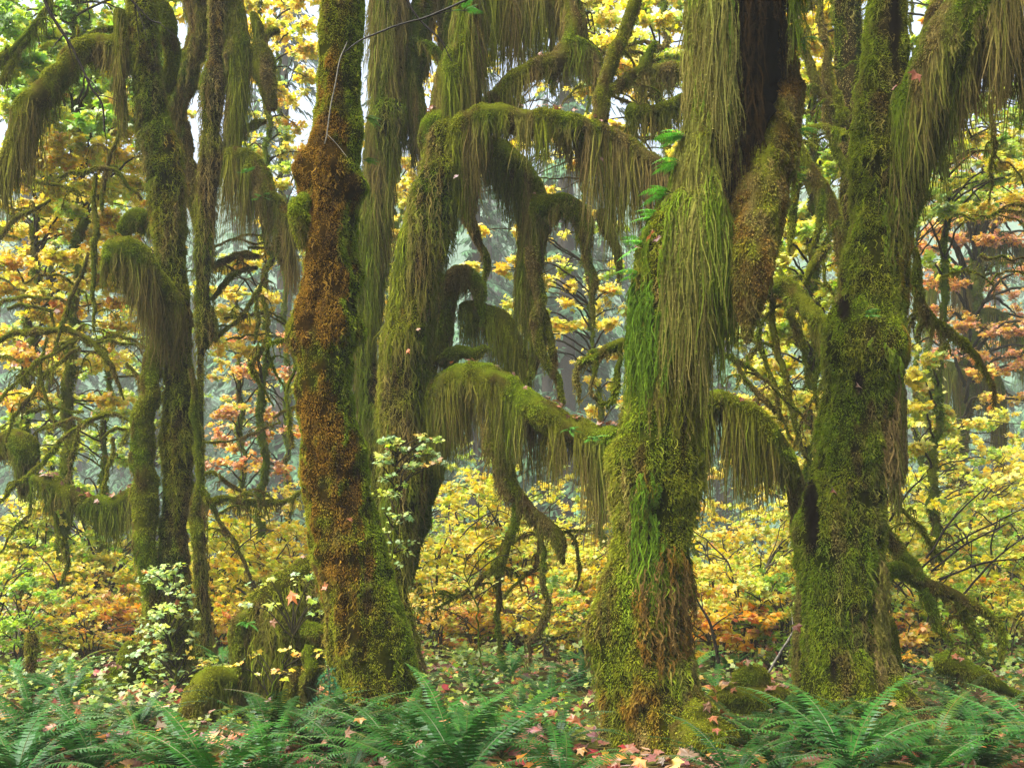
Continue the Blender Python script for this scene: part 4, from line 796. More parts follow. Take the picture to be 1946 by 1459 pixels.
# ---------------------------------------------------------------- ground, hill
def gz(x, y):
    x, y = np.atleast_1d(x).astype(float), np.atleast_1d(y).astype(float)
    q = np.stack([x*.45, y*.45, 0*x+3.3], 1)
    return .10*fbm(q, 61)*sstep(3, 9, y)+.25*fbm(q*.25, 62)*sstep(16, 30, y)
def hill_z(x, y):
    q = np.stack([x*.03, y*.03, 0*x], 1)
    return (110*sstep(110, 320, y)+9*fbm(q, 63)*sstep(112, 150, y))
def sheet(name, xs, ys, zf, mat, col=(1, 1, 1)):
    X, Y = np.meshgrid(xs, ys); Z = zf(X.ravel(), Y.ravel())
    n, m = len(xs), len(ys); i = np.arange(m-1)[:, None]*n+np.arange(n-1)[None]
    mb = MB(); mb.add(np.stack([X.ravel(), Y.ravel(), Z], 1), Q=np.stack([i, i+1, i+n+1, i+n], -1).reshape(-1, 4), C=np.array(col))
    return mb.build(name, mat)
def spaced(a, b, n, p=1.): t = np.linspace(-1, 1, n); return a+(b-a)*(np.sign(t)*np.abs(t)**p+1)/2
g = sheet('ground', spaced(-180, 180, 300, 2.6), np.concatenate([np.linspace(-3, 26, 180), np.linspace(26.6, 322, 120)]), lambda x, y: gz(x, y)+hill_z(x, y)*.97-.8*sstep(100, 114, y), M_GROUND)
tag(g, kind='structure', label='dark forest floor under ferns and fallen leaves')
h = sheet('hill', np.linspace(-178, 178, 110), np.linspace(104, 320, 90), lambda x, y: hill_z(x, y)+.25-1.2*(1-sstep(104, 112, y)), M_NEEDLE, (.06, .12, .07))
tag(h, kind='structure', label='misty wooded hillside behind the grove')

# ---------------------------------------------------------------- far conifers
def conifer(seed, H):
    r = np.random.default_rng(seed); mb = MB(); K = np.array([[0, 0, 0, H*.014], [0, 0, H*.5, H*.009], [0, 0, H, .02]])
    tb = tube(K, seed=seed, nmin=6, lump=.05); tr = MB(); tr.add(tb.V.reshape(-1, 3), Q=tb.Q, C=(.05, .04, .03))
    z = H*.02; Vs, Cs = [], []
    while z < H*.99:
        t = z/H; L = (H*.17)*(1-t)**.75*(.6+.4*min(1, t*6))+.25
        for b in range(int(r.integers(4, 8))):
            if r.random() < .12: continue
            az = r.uniform(0, 2*PI); l = L*r.uniform(.55, 1.15); dx, dy = math.cos(az), math.sin(az)
            n = max(8, int(l*11)); s = np.sort(r.random(n))**.8
            px = s*l; pz = z+.06*l-px*r.uniform(.18, .5)-.12*px*px/max(l, .1)
            side = r.uniform(-1, 1, n)*(.28*l*(1-s)+.12)
            a = np.stack([dx*px-dy*side*.3, dy*px+dx*side*.3, pz], 1); w = r.uniform(.05, .13, n)*(.6+H/60); ln = r.uniform(.2, .6, n)*(.7+H/60)
            e = np.stack([dx*(px+ln*.6)-dy*side, dy*(px+ln*.6)+dx*side, pz-ln*r.uniform(.3, .95, n)], 1)
            pr = np.array([-dy, dx, 0])*w[:, None]
            Vs.append(np.stack([a-pr*.5, a+pr*.5, (a+e)/2+pr*.9+[0, 0, -.05], e, (a+e)/2-pr*.9+[0, 0, -.05]], 1))
            c = np.array([.070, .140, .072])*r.uniform(.6, 1.5, (n, 1)); Cs.append(np.repeat(c[:, None], 5, 1))
        z += H*r.uniform(.012, .024)+.1
    V = np.concatenate(Vs); C = np.concatenate(Cs); k = len(V); o = np.arange(k)[:, None]*5
    mb.add(V, Q=np.concatenate([o, o+1, o+2, o+4], 1), T=np.concatenate([o+4, o+2, o+3], 1), C=C.reshape(-1, 3))
    t = thing('conifer', 'x', 'tree', (0, 0, 0), 'conifers in the mist behind the maples')
    tr.build('trunk', M_BARK, t); mb.build('crown', M_NEEDLE, t)
    return t
protos = [conifer(300+i, Hh) for i, Hh in enumerate((38, 44, 33))]
spots = []
for (n, d0, d1) in ((9, 72, 86), (18, 90, 125), (20, 130, 185), (34, 190, 300)):
    for i in range(n): spots.append((-60+2080*(i+.5+rng.uniform(-.35, .35))/n, rng.uniform(d0, d1)))
spots += [(905, 62), (1040, 70), (1075, 60), (985, 82), (540, 66), (505, 84), (1120, 78)]
ordw = ['first', 'second', 'third', 'fourth', 'fifth', 'sixth', 'seventh', 'eighth', 'ninth', 'tenth', 'eleventh', 'twelfth', 'thirteenth', 'fourteenth', 'fifteenth', 'sixteenth', 'seventeenth', 'eighteenth', 'nineteenth', 'twentieth']
LAND = [(40, 'the left edge'), (200, 'the combed branches at left'), (320, 'the sinuous trunk'), (480, 'the left gap'), (640, 'the orange trunk'), (780, 'the central trunk'), (950, 'the low arching limb'), (1090, 'the middle gap'), (1240, 'the hollow trunk'), (1440, 'the narrow right gap'), (1610, 'the right trunk'), (1780, 'the far right gap'), (1930, 'the right edge')]
def near(x): return min(LAND, key=lambda q: abs(q[0]-x))[1]
def numbered(bases):
    # items come sorted from left to right; alike ones are told apart by their order
    r, seen = [], {}
    for b in bases:
        seen[b] = seen.get(b, 0)+1
        r.append(b if bases.count(b) == 1 else b+', %s from left' % ordw[seen[b]-1])
    return r
spots.sort()
clab = numbered(['conifer %s behind %s' % ('nearest and greenest' if d < 84 else 'paled by mist at mid distance' if d < 125 else 'faint in mist on the far slope' if d < 187 else 'high on the misty hill', near(x)) for (x, d) in spots])
for i, (x, d) in enumerate(sorted(spots)):
    p = P(x, HY, d); z = float(gz(p[0], d)[0]+hill_z(np.array([p[0]]), np.array([float(d)]))[0]) if d > 100 else float(gz(p[0], d)[0])
    lab = clab[i]
    pr = protos[i % 3]
    k = rng.uniform(.8, 1.15)
    if i < 3:
        pr.location = (p[0], d, z-.1); pr.rotation_euler = (0, 0, rng.uniform(0, 6)); pr['label'] = lab
    else: dup(pr, (p[0], d, z-.1), rng.uniform(0, 6), k, lab)

# ---------------------------------------------------------------- maples behind, with their autumn leaves
def fill(x0, y0, x1, y1, nx, ny, rx, ry, n, dd=1.5, pl=None, drop=0.):
    r = []
    for i in range(nx):
        for j in range(ny):
            if rng.random() < drop: continue
            x = x0+(x1-x0)*(i+.5+rng.uniform(-.35, .35))/nx; y = y0+(y1-y0)*(j+.5+rng.uniform(-.35, .35))/ny
            r.append((x, y, rx*rng.uniform(.7, 1.3), ry*rng.uniform(.6, 1.3), int(n*rng.uniform(.6, 1.4)), rng.uniform(-dd, dd))+((pl,) if pl else ()))
    return r
GM = 'autumn maples behind the mossy trunks'
leafy_tree('maple', 'yellow green maple filling the upper left corner behind the mossy limbs', 'tree', [(150, -150, 10), (140, 100, 14), (150, 420, 20), (130, 800, 26), (120, 1270, 34)], 15.5,
           fill(0, -40, 330, 260, 6, 5, 55, 36, 95, 2, 'yg')+fill(0, -30, 340, 300, 5, 4, 50, 36, 60, 2.5, 'green')+fill(0, 0, 200, 200, 3, 3, 45, 30, 60, 2, 'green')+fill(90, 130, 260, 380, 3, 3, 45, 34, 60, 1.5, 'yellow')+fill(290, 0, 350, 260, 1, 3, 36, 30, 45, 1.5, 'gold'), GM, .15, 'yg')
leafy_tree('maple', 'golden maple at the left edge behind the combed arching branches', 'tree', [(80, 150, 10), (70, 420, 16), (50, 800, 22), (45, 1260, 30)], 16.5,
           fill(0, 280, 270, 560, 6, 6, 48, 30, 62, 2, 'gold')+fill(60, 300, 250, 470, 2, 3, 45, 30, 50, 2, 'yg')+fill(0, 540, 260, 780, 5, 4, 45, 28, 46, 2, 'gold', .1)+fill(0, 560, 250, 800, 3, 3, 40, 26, 30, 2, 'orange', .2), GM, .14, 'gold')
leafy_tree('maple', 'yellow green maple behind the low mossy limb at the left', 'tree', [(215, 640, 8), (200, 800, 12), (190, 1000, 18), (185, 1260, 26)], 17.0,
           fill(20, 740, 260, 960, 4, 3, 42, 26, 48, 2, 'yg', .1)+fill(0, 960, 260, 1130, 4, 3, 50, 30, 90, 2, 'yellow')+fill(0, 980, 240, 1120, 3, 2, 45, 26, 70, 2, 'yg'), GM, .12, 'yg')
leafy_tree('maple', 'golden leaved maple showing between the left trunks and the orange trunk', 'tree', [(505, -60, 8), (500, 150, 10), (510, 420, 14), (500, 800, 18), (495, 1250, 26)], 19.0,
           fill(430, -30, 600, 190, 4, 4, 42, 30, 50, 2, 'gold', .15)+fill(470, 200, 590, 520, 3, 5, 26, 20, 20, 2, 'gold', .25)+fill(400, 460, 520, 700, 3, 4, 36, 28, 44, 2, 'gold', .1)+fill(440, 180, 560, 420, 2, 2, 26, 20, 16, 2, 'yg'), GM, .15, 'gold')
leafy_tree('maple', 'pale orange and pink maple behind the thin mossy branches left of the orange trunk', 'tree', [(450, 560, 6), (455, 750, 10), (470, 980, 14), (465, 1240, 20)], 21.0,
           fill(390, 630, 560, 920, 4, 5, 34, 24, 34, 2, 'pink', .12)+fill(390, 640, 500, 800, 2, 2, 30, 20, 20, 2, 'gold'), GM, .13, 'pink')
leafy_tree('maple', 'golden maple glimpsed between the dark stem and the central trunk', 'tree', [(735, 60, 8), (745, 400, 12), (735, 800, 18), (730, 1240, 24)], 20.0,
           fill(690, 290, 800, 480, 3, 5, 26, 22, 26, 2, 'gold', .1)+fill(690, 470, 770, 660, 2, 5, 22, 20, 22, 2, 'yellow', .1)+fill(700, 100, 830, 300, 3, 2, 26, 20, 14, 2, 'gold'), GM, .15, 'gold')
leafy_tree('maple', 'golden maple with sparse leaf sprays in the misty middle gap', 'tree', [(1120, 120, 6), (1110, 400, 9), (1130, 700, 12), (1145, 1000, 16), (1150, 1240, 20)], 18.0,
           fill(880, 420, 1000, 540, 3, 2, 30, 16, 22, 1.5, 'gold', .1)+fill(930, 570, 1050, 660, 2, 2, 28, 16, 24, 1.5, 'yellow')+fill(1010, 520, 1190, 690, 4, 4, 30, 18, 24, 1.5, 'gold', .15)+fill(1060, 400, 1180, 540, 3, 3, 26, 16, 16, 1.5, 'yg', .2)+fill(1110, 680, 1190, 800, 2, 2, 24, 18, 18, 1.5, 'gold')+fill(1010, 380, 1100, 470, 2, 1, 20, 14, 8, 1.5, 'gold'), GM, .16, 'gold')
leafy_tree('maple', 'yellow maple high in the middle, its leaves scattered against the white sky', 'tree', [(1265, -200, 8), (1260, 100, 14), (1270, 500, 18), (1255, 1240, 24)], 16.5,
           fill(1080, -30, 1320, 120, 5, 3, 40, 26, 42, 2, 'yellow', .1)+fill(1090, 100, 1310, 330, 4, 4, 34, 24, 30, 2, 'gold', .15)+fill(1200, 0, 1320, 140, 2, 2, 36, 26, 44, 2, 'yg')+fill(800, -20, 960, 120, 3, 3, 28, 20, 18, 2, 'gold', .2)+fill(940, 230, 1060, 400, 3, 2, 22, 14, 8, 2, 'gold'), GM, .15, 'yellow')
leafy_tree('maple', 'yellow green maple with big leaves behind the tangle between the two right trunks', 'tree', [(1545, -200, 8), (1540, 100, 14), (1550, 500, 20), (1535, 800, 24), (1530, 1260, 30)], 14.5,
           fill(1490, -30, 1640, 170, 3, 4, 45, 34, 80, 1.5, 'gold')+fill(1740, -20, 1990, 220, 5, 3, 42, 30, 40, 2, 'yg')+fill(1480, 150, 1630, 420, 3, 5, 44, 30, 58, 1.5, 'yg')+fill(1440, 400, 1610, 640, 4, 4, 40, 28, 48, 1.5, 'yellow')+fill(1400, 600, 1570, 900, 4, 5, 38, 28, 40, 1.5, 'yellow', .15)+fill(1440, 420, 1600, 700, 3, 3, 40, 28, 40, 1.5, 'yg'), GM, .15, 'yg')
leafy_tree('maple', 'golden green maple at the upper right under the big hanging limb', 'tree', [(1800, -220, 8), (1790, 60, 12), (1800, 400, 16), (1780, 800, 20), (1775, 1260, 26)], 15.5,
           fill(1730, 190, 1946, 420, 5, 4, 42, 28, 42, 1.5, 'yg', .12)+fill(1740, 0, 1800, 200, 1, 3, 30, 28, 34, 1.5, 'orange')+fill(1820, 240, 1960, 420, 3, 3, 40, 26, 40, 1.5, 'gold', .1)+fill(1720, 650, 1800, 860, 2, 4, 24, 26, 34, 1.5, 'yellow')+fill(1740, 380, 1820, 560, 2, 2, 26, 24, 24, 1.5, 'yg', .1), GM, .15, 'yg')
cfR = moss_style(rust=-.4, olive=-.2, bright=-.9, seed=230)
leafy_tree('maple', 'large hazy orange and pink maple with dark moss-hung boughs at the right edge', 'tree', [(1880, 250, 14), (1870, 400, 22), (1850, 560, 34), (1835, 720, 42), (1820, 900, 46), (1815, 1210, 54)], 27.0,
           fill(1740, 280, 1990, 480, 6, 5, 40, 24, 66, 4, 'pink', .05)+fill(1760, 440, 1990, 700, 6, 6, 38, 22, 50, 4, 'pink', .15)+fill(1780, 300, 1990, 640, 4, 4, 38, 22, 36, 4, 'orange', .15)+fill(1850, 640, 1990, 780, 3, 3, 36, 20, 44, 4, 'orange', .1), GM, .15, 'pink', cfR, r0=.03)
rt = bpy.data.objects[[o.name for o in bpy.data.objects if o.get('label', '').startswith('large hazy orange')][0]]
for k, pts in enumerate([[(1850, 560, 26), (1800, 520, 22), (1770, 540, 16), (1750, 600, 8)], [(1835, 720, 36), (1790, 700, 34), (1760, 720, 26), (1748, 770, 12)], [(1845, 680, 34), (1885, 730, 34), (1900, 790, 24), (1905, 860, 10)], [(1860, 470, 24), (1910, 450, 20), (1946, 480, 14)], [(1868, 420, 20), (1820, 400, 16), (1780, 420, 10)], [(1848, 600, 24), (1900, 600, 24), (1940, 640, 18), (1960, 700, 8)]]):
    limb(rt, pts, 27.0, cfR, hang=1.1, hd=500, fz=1200, fl=.07, seed=240+k, w=.03, zmax=.4)
leafy_tree('maple', 'dim dark mossy tree in the mist right of the right trunk, hung with brown moss', 'tree', [(1760, 600, 10), (1765, 720, 20), (1770, 850, 26), (1765, 1000, 28), (1760, 1220, 34)], 24.0,
           fill(1725, 780, 1800, 900, 2, 3, 26, 18, 26, 2, 'yg'), GM, .13, 'yg', cfR)

# a second, finer veil of maples further back
for (lab, xs, d, rows) in [
    ('slim yellow green maple far behind the combed branches at left', [110, 100, 95], 24, [(-20, 250, 300, 900, 7, 10, 'yg', .25), (-20, 250, 250, 700, 5, 6, 'yellow', .2)]),
    ('slim yellow maple far behind the left pair of stems', [300, 290, 285], 26, [(180, 380, 60, 700, 5, 9, 'yellow', .25), (200, 380, 600, 950, 5, 6, 'yg', .2)]),
    ('slim pale yellow maple far behind the gap left of the orange trunk', [520, 540, 545], 27, [(400, 600, 60, 520, 6, 8, 'yellow', .5), (390, 590, 700, 980, 6, 7, 'mixed', .3)]),
    ('slim yellow maple far behind the dark leaning stem', [755, 760, 765], 25, [(690, 850, 100, 620, 4, 9, 'gold', .35), (690, 900, 830, 1000, 5, 4, 'yg', .3)]),
    ('slim airy maple far behind the middle gap', [1000, 985, 980], 26, [(880, 1190, 30, 420, 7, 7, 'yellow', .35), (880, 1190, 420, 700, 7, 5, 'gold', .6), (860, 1160, 860, 1000, 7, 3, 'yg', .4)]),
    ('slim yellow green maple far behind the hollow trunk', [1330, 1325, 1320], 24, [(1180, 1400, -20, 300, 5, 6, 'yg', .2), (1340, 1420, 880, 1100, 2, 4, 'yellow', .2)]),
    ('slim bright yellow green maple far behind the narrow right gap', [1470, 1480, 1490], 23, [(1430, 1640, 0, 950, 5, 14, 'yg', .2), (1430, 1600, 500, 1000, 5, 8, 'yellow', .2)]),
    ('slim leafy maple far behind the gap at the far right', [1730, 1740, 1745], 22, [(1700, 1970, 180, 420, 6, 5, 'yg', .25), (1700, 1960, 780, 1000, 7, 5, 'yellow', .2), (1700, 1960, 760, 960, 6, 3, 'yg', .3)])]:
    cl = []
    for (x0, x1, y0, y1, nx, ny, pl, dr) in rows: cl += fill(x0, y0, x1, y1, nx, ny, 32, 20, 17, 3, pl, dr)
    leafy_tree('maple', lab, 'tree', [(xs[0], -100, 6), (xs[1], 400, 10), (xs[2], 850, 14), (xs[2]+5, 1190, 18)], d, cl, GM, .15, 'yg')

# ---------------------------------------------------------------- vine-maple shrubs of the understorey
def shrub(seed, H, S, n, size, palette, lvl=1.0):
    t = thing('vine_maple', 'x', 'shrub', (0, 0, 0), 'vine maple shrubs of the understorey')
    st, lv = MB(), MB()
    for i in range(8):
        az = rng.uniform(0, 2*PI); l = S*rng.uniform(.4, 1); h = H*rng.uniform(.45, 1)
        c = np.array([math.cos(az)*l*.7, math.sin(az)*l*.7, h*.82])
        tb = tube(np.array([[rng.normal(0, .05), rng.normal(0, .05), -.1, .016], [c[0]*.3, c[1]*.3, h*.55, .012], [c[0], c[1], h*.8, .007], [c[0]*1.35, c[1]*1.35, h*.78, .003]]), seed=seed+i, nmin=5, wob=.06)
        st.add(tb.V.reshape(-1, 3), Q=tb.Q, C=STEMC)
        for k in range(3):
            cc = c*np.array([1, 1, 1])*rng.uniform(.55, 1.1)+rng.normal(0, .22, 3)*np.array([1, 1, .5]); cc[2] = max(cc[2], .2)
            spray(st, lv, tb.C[int(len(tb.C)*rng.uniform(.4, .8))], cc, (S*.34, S*.34, H*.12), n//24, size, palette, TPL_SMALL, .55, r0=.006, per=14)
    st.build('stems', M_BARK, t); lv.build('foliage', M_LEAF, t)
    return t
SV = {'yellow': [shrub(1, 2.3, 1.2, 2550, 0.050, 'yellow'), shrub(2, 1.9, 1.3, 2380, 0.053, 'yellow')], 'gold': [shrub(3, 2.2, 1.2, 2380, 0.053, 'gold')], 'yg': [shrub(4, 2.3, 1.2, 2550, 0.050, 'yg'), shrub(5, 1.5, 1.2, 2040, 0.050, 'yg')],
      'mixed': [shrub(6, 2.0, 1.2, 2550, 0.050, 'mixed'), shrub(7, 1.2, 1.1, 1700, 0.053, 'mixed')], 'green': [shrub(8, 1.4, 1.1, 2040, 0.048, 'green')], 'orange': [shrub(9, 1.0, 1.0, 1530, 0.060, 'orange')], 'pale': [shrub(10, 1.2, 1.0, 1530, 0.048, 'pale')]}
firsts = set()
cname = {'yellow': 'bright yellow', 'gold': 'golden', 'yg': 'yellow green', 'mixed': 'orange-speckled', 'green': 'green', 'orange': 'low orange', 'pale': 'pale green'}
slist = []
shrubs = sorted([(-20, 15, 'yg', 1.1), (60, 17, 'yellow', 1.2), (130, 14.5, 'mixed', 1.0), (190, 16.5, 'yg', 1.15), (40, 13, 'green', .9), (240, 14.5, 'orange', 1.1), (170, 13, 'mixed', .8), (100, 20, 'yellow', 1.3), (230, 19, 'yg', 1.3),
                       (400, 16, 'yellow', 1.05), (440, 18, 'gold', 1.2), (500, 16.5, 'yellow', 1.1), (550, 18.5, 'mixed', 1.2), (410, 14.5, 'orange', .9), (470, 15, 'mixed', .9), (530, 21, 'yellow', 1.3), (590, 20, 'gold', 1.2), (420, 22, 'yellow', 1.4),
                       (700, 16, 'pale', 1.0), (780, 18, 'yellow', 1.15), (820, 16.5, 'yellow', 1.1), (860, 19, 'yellow', 1.25), (900, 17, 'gold', 1.0), (940, 20, 'yellow', 1.25), (980, 18, 'yellow', 1.15), (1020, 16.5, 'yellow', 1.0), (1060, 19, 'yellow', 1.2), (1100, 17, 'yellow', 1.1), (1140, 20, 'mixed', 1.2), (830, 14.2, 'mixed', .8), (900, 14.5, 'orange', .9), (970, 14.8, 'yellow', .85), (1040, 14, 'mixed', .75), (1100, 14.5, 'green', .8), (880, 23, 'yellow', 1.5), (1000, 23.5, 'yellow', 1.5), (1090, 23, 'yg', 1.5), (800, 22.5, 'yg', 1.5), (940, 16, 'orange', 1.0), (1130, 16, 'orange', .9),
                       (1350, 15, 'mixed', .95), (1390, 17, 'yellow', 1.2), (1440, 15.5, 'yg', 1.05), (1480, 17.5, 'yellow', 1.2), (1520, 15, 'mixed', 1.0), (1420, 13.5, 'yellow', .75), (1370, 19, 'gold', 1.3), (1470, 21, 'yellow', 1.4), (1360, 13, 'orange', .8), (1490, 13.2, 'green', .8),
                       (1700, 15, 'yellow', 1.1), (1740, 17, 'yg', 1.2), (1790, 15.5, 'yellow', 1.15), (1830, 18, 'yellow', 1.25), (1880, 16, 'yg', 1.15), (1930, 17.5, 'yellow', 1.2), (1980, 15.5, 'mixed', 1.1), (1760, 13, 'yg', .9), (1840, 13.4, 'mixed', .9), (1910, 12.8, 'yg', .85), (1720, 12.5, 'orange', .8), (1810, 21, 'yellow', 1.5), (1900, 22, 'yellow', 1.5), (1960, 20, 'yg', 1.4), (1870, 25, 'gold', 1.6), (1780, 26, 'yellow', 1.6), (1690, 20, 'yellow', 1.3), (1640, 18, 'yellow', 1.2)])
slab = numbered(['%s vine maple bush %s %s' % (cname[pl], 'low in front behind' if d < 14.6 else 'standing behind' if d < 19.5 else 'far back behind', near(x)) for (x, d, pl, sc) in shrubs])
for si, (x, d, pl, sc) in enumerate(shrubs):
    p = P(x, HY, d); v = SV[pl]; pr = v[len(slist) % len(v)]; z = float(gz(p[0], d)[0])
    lab = slab[si]
    if pr.name not in firsts:
        firsts.add(pr.name); pr.location = (p[0], d, z); pr.scale = (sc,)*3; pr['label'] = lab; pr.rotation_euler = (0, 0, rng.uniform(0, 6))
    else: dup(pr, (p[0], d, z), rng.uniform(0, 6.28), sc*rng.uniform(.75, 1.4), lab)
    slist.append(lab)
for v in SV.values():
    for pr in v:
        if pr.name not in firsts: print('unused shrub', pr.name)

# pale green vine-maple sprays in front of the trunks
leafy_tree('vine_maple', 'pale green vine maple spray covering the foot of the sinuous left trunk', 'shrub', [(330, 1150, 5), (320, 1230, 6), (330, 1300, 8), (345, 1340, 9)], 10.9,
           [(x, y, 22, 9, n, rng.uniform(-.4, .4)) for (x, y, n) in [(rng.normal(318+.12*(1120-yy), 16+.14*abs(yy-1050)**.9), yy, int(rng.uniform(6, 24))) for yy in rng.uniform(1068, 1325, 52)]]+fill(350, 1240, 430, 1320, 3, 2, 30, 14, 12, .25, 'mixed')+fill(250, 1060, 300, 1120, 1, 1, 20, 10, 16, .2), None, .042, 'pale', tpl=TPL_BIG, tilt=.45, r0=.0065)
leafy_tree('vine_maple', 'pale green vine maple spray in front of the central trunk beside the orange trunk', 'shrub', [(735, 800, 4), (745, 900, 5), (740, 1050, 6), (735, 1340, 9)], 10.2,
           fill(705, 825, 840, 890, 5, 3, 22, 11, 30, .2)+fill(715, 900, 775, 1040, 2, 5, 24, 14, 20, .2)+fill(720, 1020, 800, 1090, 2, 2, 24, 12, 8, .2), None, .038, 'pale', tpl=TPL_BIG, tilt=.45, r0=.0065)
leafy_tree('vine_maple', 'sparse pale vine maple twigs over the mossy tree stump', 'shrub', [(560, 1200, 4), (520, 1290, 5), (500, 1400, 7)], 9.2,
           fill(470, 1080, 610, 1160, 4, 2, 26, 10, 10, .15)+fill(440, 1215, 620, 1290, 5, 2, 26, 12, 10, .15, 'mixed')+fill(590, 1120, 620, 1180, 1, 2, 16, 10, 8, .15), None, .038, 'pale', tpl=TPL_BIG, tilt=.45, r0=.005)
leafy_tree('vine_maple', 'thin vine maple shoots with a few green leaves among the drooping branches in the middle', 'shrub', [(880, 1060, 3), (900, 1150, 4), (905, 1250, 5), (910, 1330, 6)], 10.6,
           fill(850, 1010, 1010, 1120, 4, 2, 24, 12, 9, .2, 'yg')+fill(820, 1040, 900, 1160, 2, 2, 26, 14, 10, .2, 'mixed')+fill(930, 1000, 1010, 1060, 1, 1, 24, 12, 16, .2, 'green'), None, .040, 'pale', tpl=TPL_BIG, tilt=.45, r0=.005)
# ---------------------------------------------------------------- sword ferns
def frond_mesh(seed, L=1.0, el0=62, el1=-22, pairs=34, wid=.085, col=(.010, .060, .006)):
    r = np.random.default_rng(seed); n = pairs+4
    s = np.linspace(0, 1, n); el = np.radians(el0+(el1-el0)*s**.85); yaw = np.cumsum(r.normal(0, .012, n))
    ds = L/(n-1)
    x = np.concatenate([[0], np.cumsum(np.cos(el[:-1])*np.cos(yaw[:-1])*ds)]); z = np.concatenate([[0], np.cumsum(np.sin(el[:-1])*ds)])
    y = np.concatenate([[0], np.cumsum(np.cos(el[:-1])*np.sin(yaw[:-1])*ds)])
    C = np.stack([x, y, z], 1); T = nrmz(np.gradient(C, axis=0)); S = nrmz(np.cross(np.array([0, 0, 1.]), T)); U = np.cross(T, S)
    mb = MB(); rad = .004*(1-.8*s)[:, None]
    ring = np.stack([C+U*rad, C+S*rad, C-S*rad], 1); i = np.arange(n-1)[:, None]*3
    mb.add(ring, Q=np.concatenate([np.concatenate([i+a, i+(a+1) % 3, i+3+(a+1) % 3, i+3+a], 1) for a in range(3)]), C=np.array([.07, .075, .02]))
    k = np.arange(4, n); t = (k-4)/(n-5)
    ln = L*wid*np.clip(1.15*np.minimum(1, .35+t*5)*(1-t**2.2), .04, 1)
    col = np.array(col)
    for sg in (-1, 1):
        a = C[k]; l = ln*r.uniform(.85, 1.1, len(k)); fw = r.uniform(.15, .38, len(k))
        dr = nrmz(S[k]*sg+T[k]*fw[:, None]-U[k]*r.uniform(.0, .35, len(k))[:, None])
        w = ds*.42*(.75+.25*(1-t)); W = T[k]*w[:, None]; up = U[k]
        m = a+dr*(l*.5)[:, None]+up*(.05*l)[:, None]; e = a+dr*l[:, None]-up*(.10*l)[:, None]+T[k]*(.12*l)[:, None]
        V = np.stack([a-W*.9, a+W*1.1, m+W*.9, e, m-W*.8], 1); o = np.arange(len(k))[:, None]*5
        c = col*r.uniform(.75, 1.3, (len(k), 1)); c = lerp(c, np.array([.07, .15, .02]), .25*t)
        mb.add(V, Q=np.concatenate([o, o+1, o+2, o+4], 1), T=np.concatenate([o+4, o+2, o+3], 1), C=np.repeat(c[:, None], 5, 1).reshape(-1, 3))
    return mb
FR = []
def frond_obj(mb, parent):
    return mb.build('frond', M_FERN, parent, smooth=False)
def fern_proto(seed, nf, L, spread):
    t = thing('sword_fern', 'x', 'fern', (0, 0, 0), 'glossy sword ferns on the forest floor')
    for i in range(nf):
        el = rng.uniform(42, 72) if i % 3 else rng.uniform(68, 82)
        o = frond_obj(frond_mesh(seed*50+i, L*rng.uniform(.7, 1.1), el, rng.uniform(-35, 5), wid=rng.uniform(.075, .1)), t)
        o.rotation_euler = (rng.normal(0, .12), rng.normal(0, .06), i*2.39996+rng.normal(0, .25))
    for i in range(3):                          # last year's fronds, brown and collapsed
        o = frond_obj(frond_mesh(seed*50+40+i, L*rng.uniform(.6, .9), rng.uniform(15, 35), rng.uniform(-60, -40), wid=.06, col=(.16, .075, .025)), t)
        o.rotation_euler = (rng.normal(0, .2), 0, i*2.1+rng.normal(0, .4)); o['label'] = 'withered brown frond'
    return t
FP = [fern_proto(1, 15, .95, 1), fern_proto(2, 13, .85, 1), fern_proto(3, 17, 1.0, 1)]
ffirst = set()
def put_fern(x, d, sc, lab, pi, bright=1.0):
    p = P(x, HY, d); pr = FP[pi]; z = float(gz(p[0], d)[0])
    c = (bright*(2.2 if rng.random() < .14 else 1), bright*rng.uniform(.95, 1.1), bright*rng.uniform(.75, 1.1), 1)
    if pr.name not in ffirst:
        ffirst.add(pr.name); pr.location = (p[0], d, z); pr['label'] = lab; pr.scale = (sc,)*3
        for ch in pr.children: ch.color = c
    else: dup(pr, (p[0], d, z-.01), rng.uniform(0, 6.28), sc, lab, color=c)
rows = [(6.3, 6.9, 18, 'front', 1.0), (7.1, 7.7, 19, 'second', .98), (8.3, 9.2, 20, 'third', .8), (9.8, 10.8, 20, 'fourth', .75), (11.6, 13.0, 19, 'farthest', .75)]
q = 0
for (d0, d1, n, nm, sc) in rows:
    xs = np.linspace(-60, 2000, n)+rng.uniform(-38, 38, n)
    for i, x in enumerate(xs):
        d = rng.uniform(d0, d1); q += 1
        if nm in ('third',) and (560 < x < 830 and d < 9.4 or 1480 < x < 1750 or 1090 < x < 1370): d = d0-.55
        if nm in ('second', 'third') and (1090 < x < 1390 or 330 < x < 470): continue
        if nm == 'front' and 1140 < x < 1330: continue
        if nm == 'fourth' and (230 < x < 400 or 440 < x < 620): continue
        lab = 'sword fern in the %s row, %s' % (nm, (ordw[i] if i < 20 else 'last')+' from the left') if nm != 'farthest' else 'small sword fern among the leaf litter, %s from the left in the farthest row' % ordw[i]
        put_fern(x, d, sc*rng.uniform(.75, 1.12), lab+', by '+near(x) if nm != 'farthest' else lab, q % 3, rng.uniform(.55, 1.15) if nm != 'farthest' else 2.0)
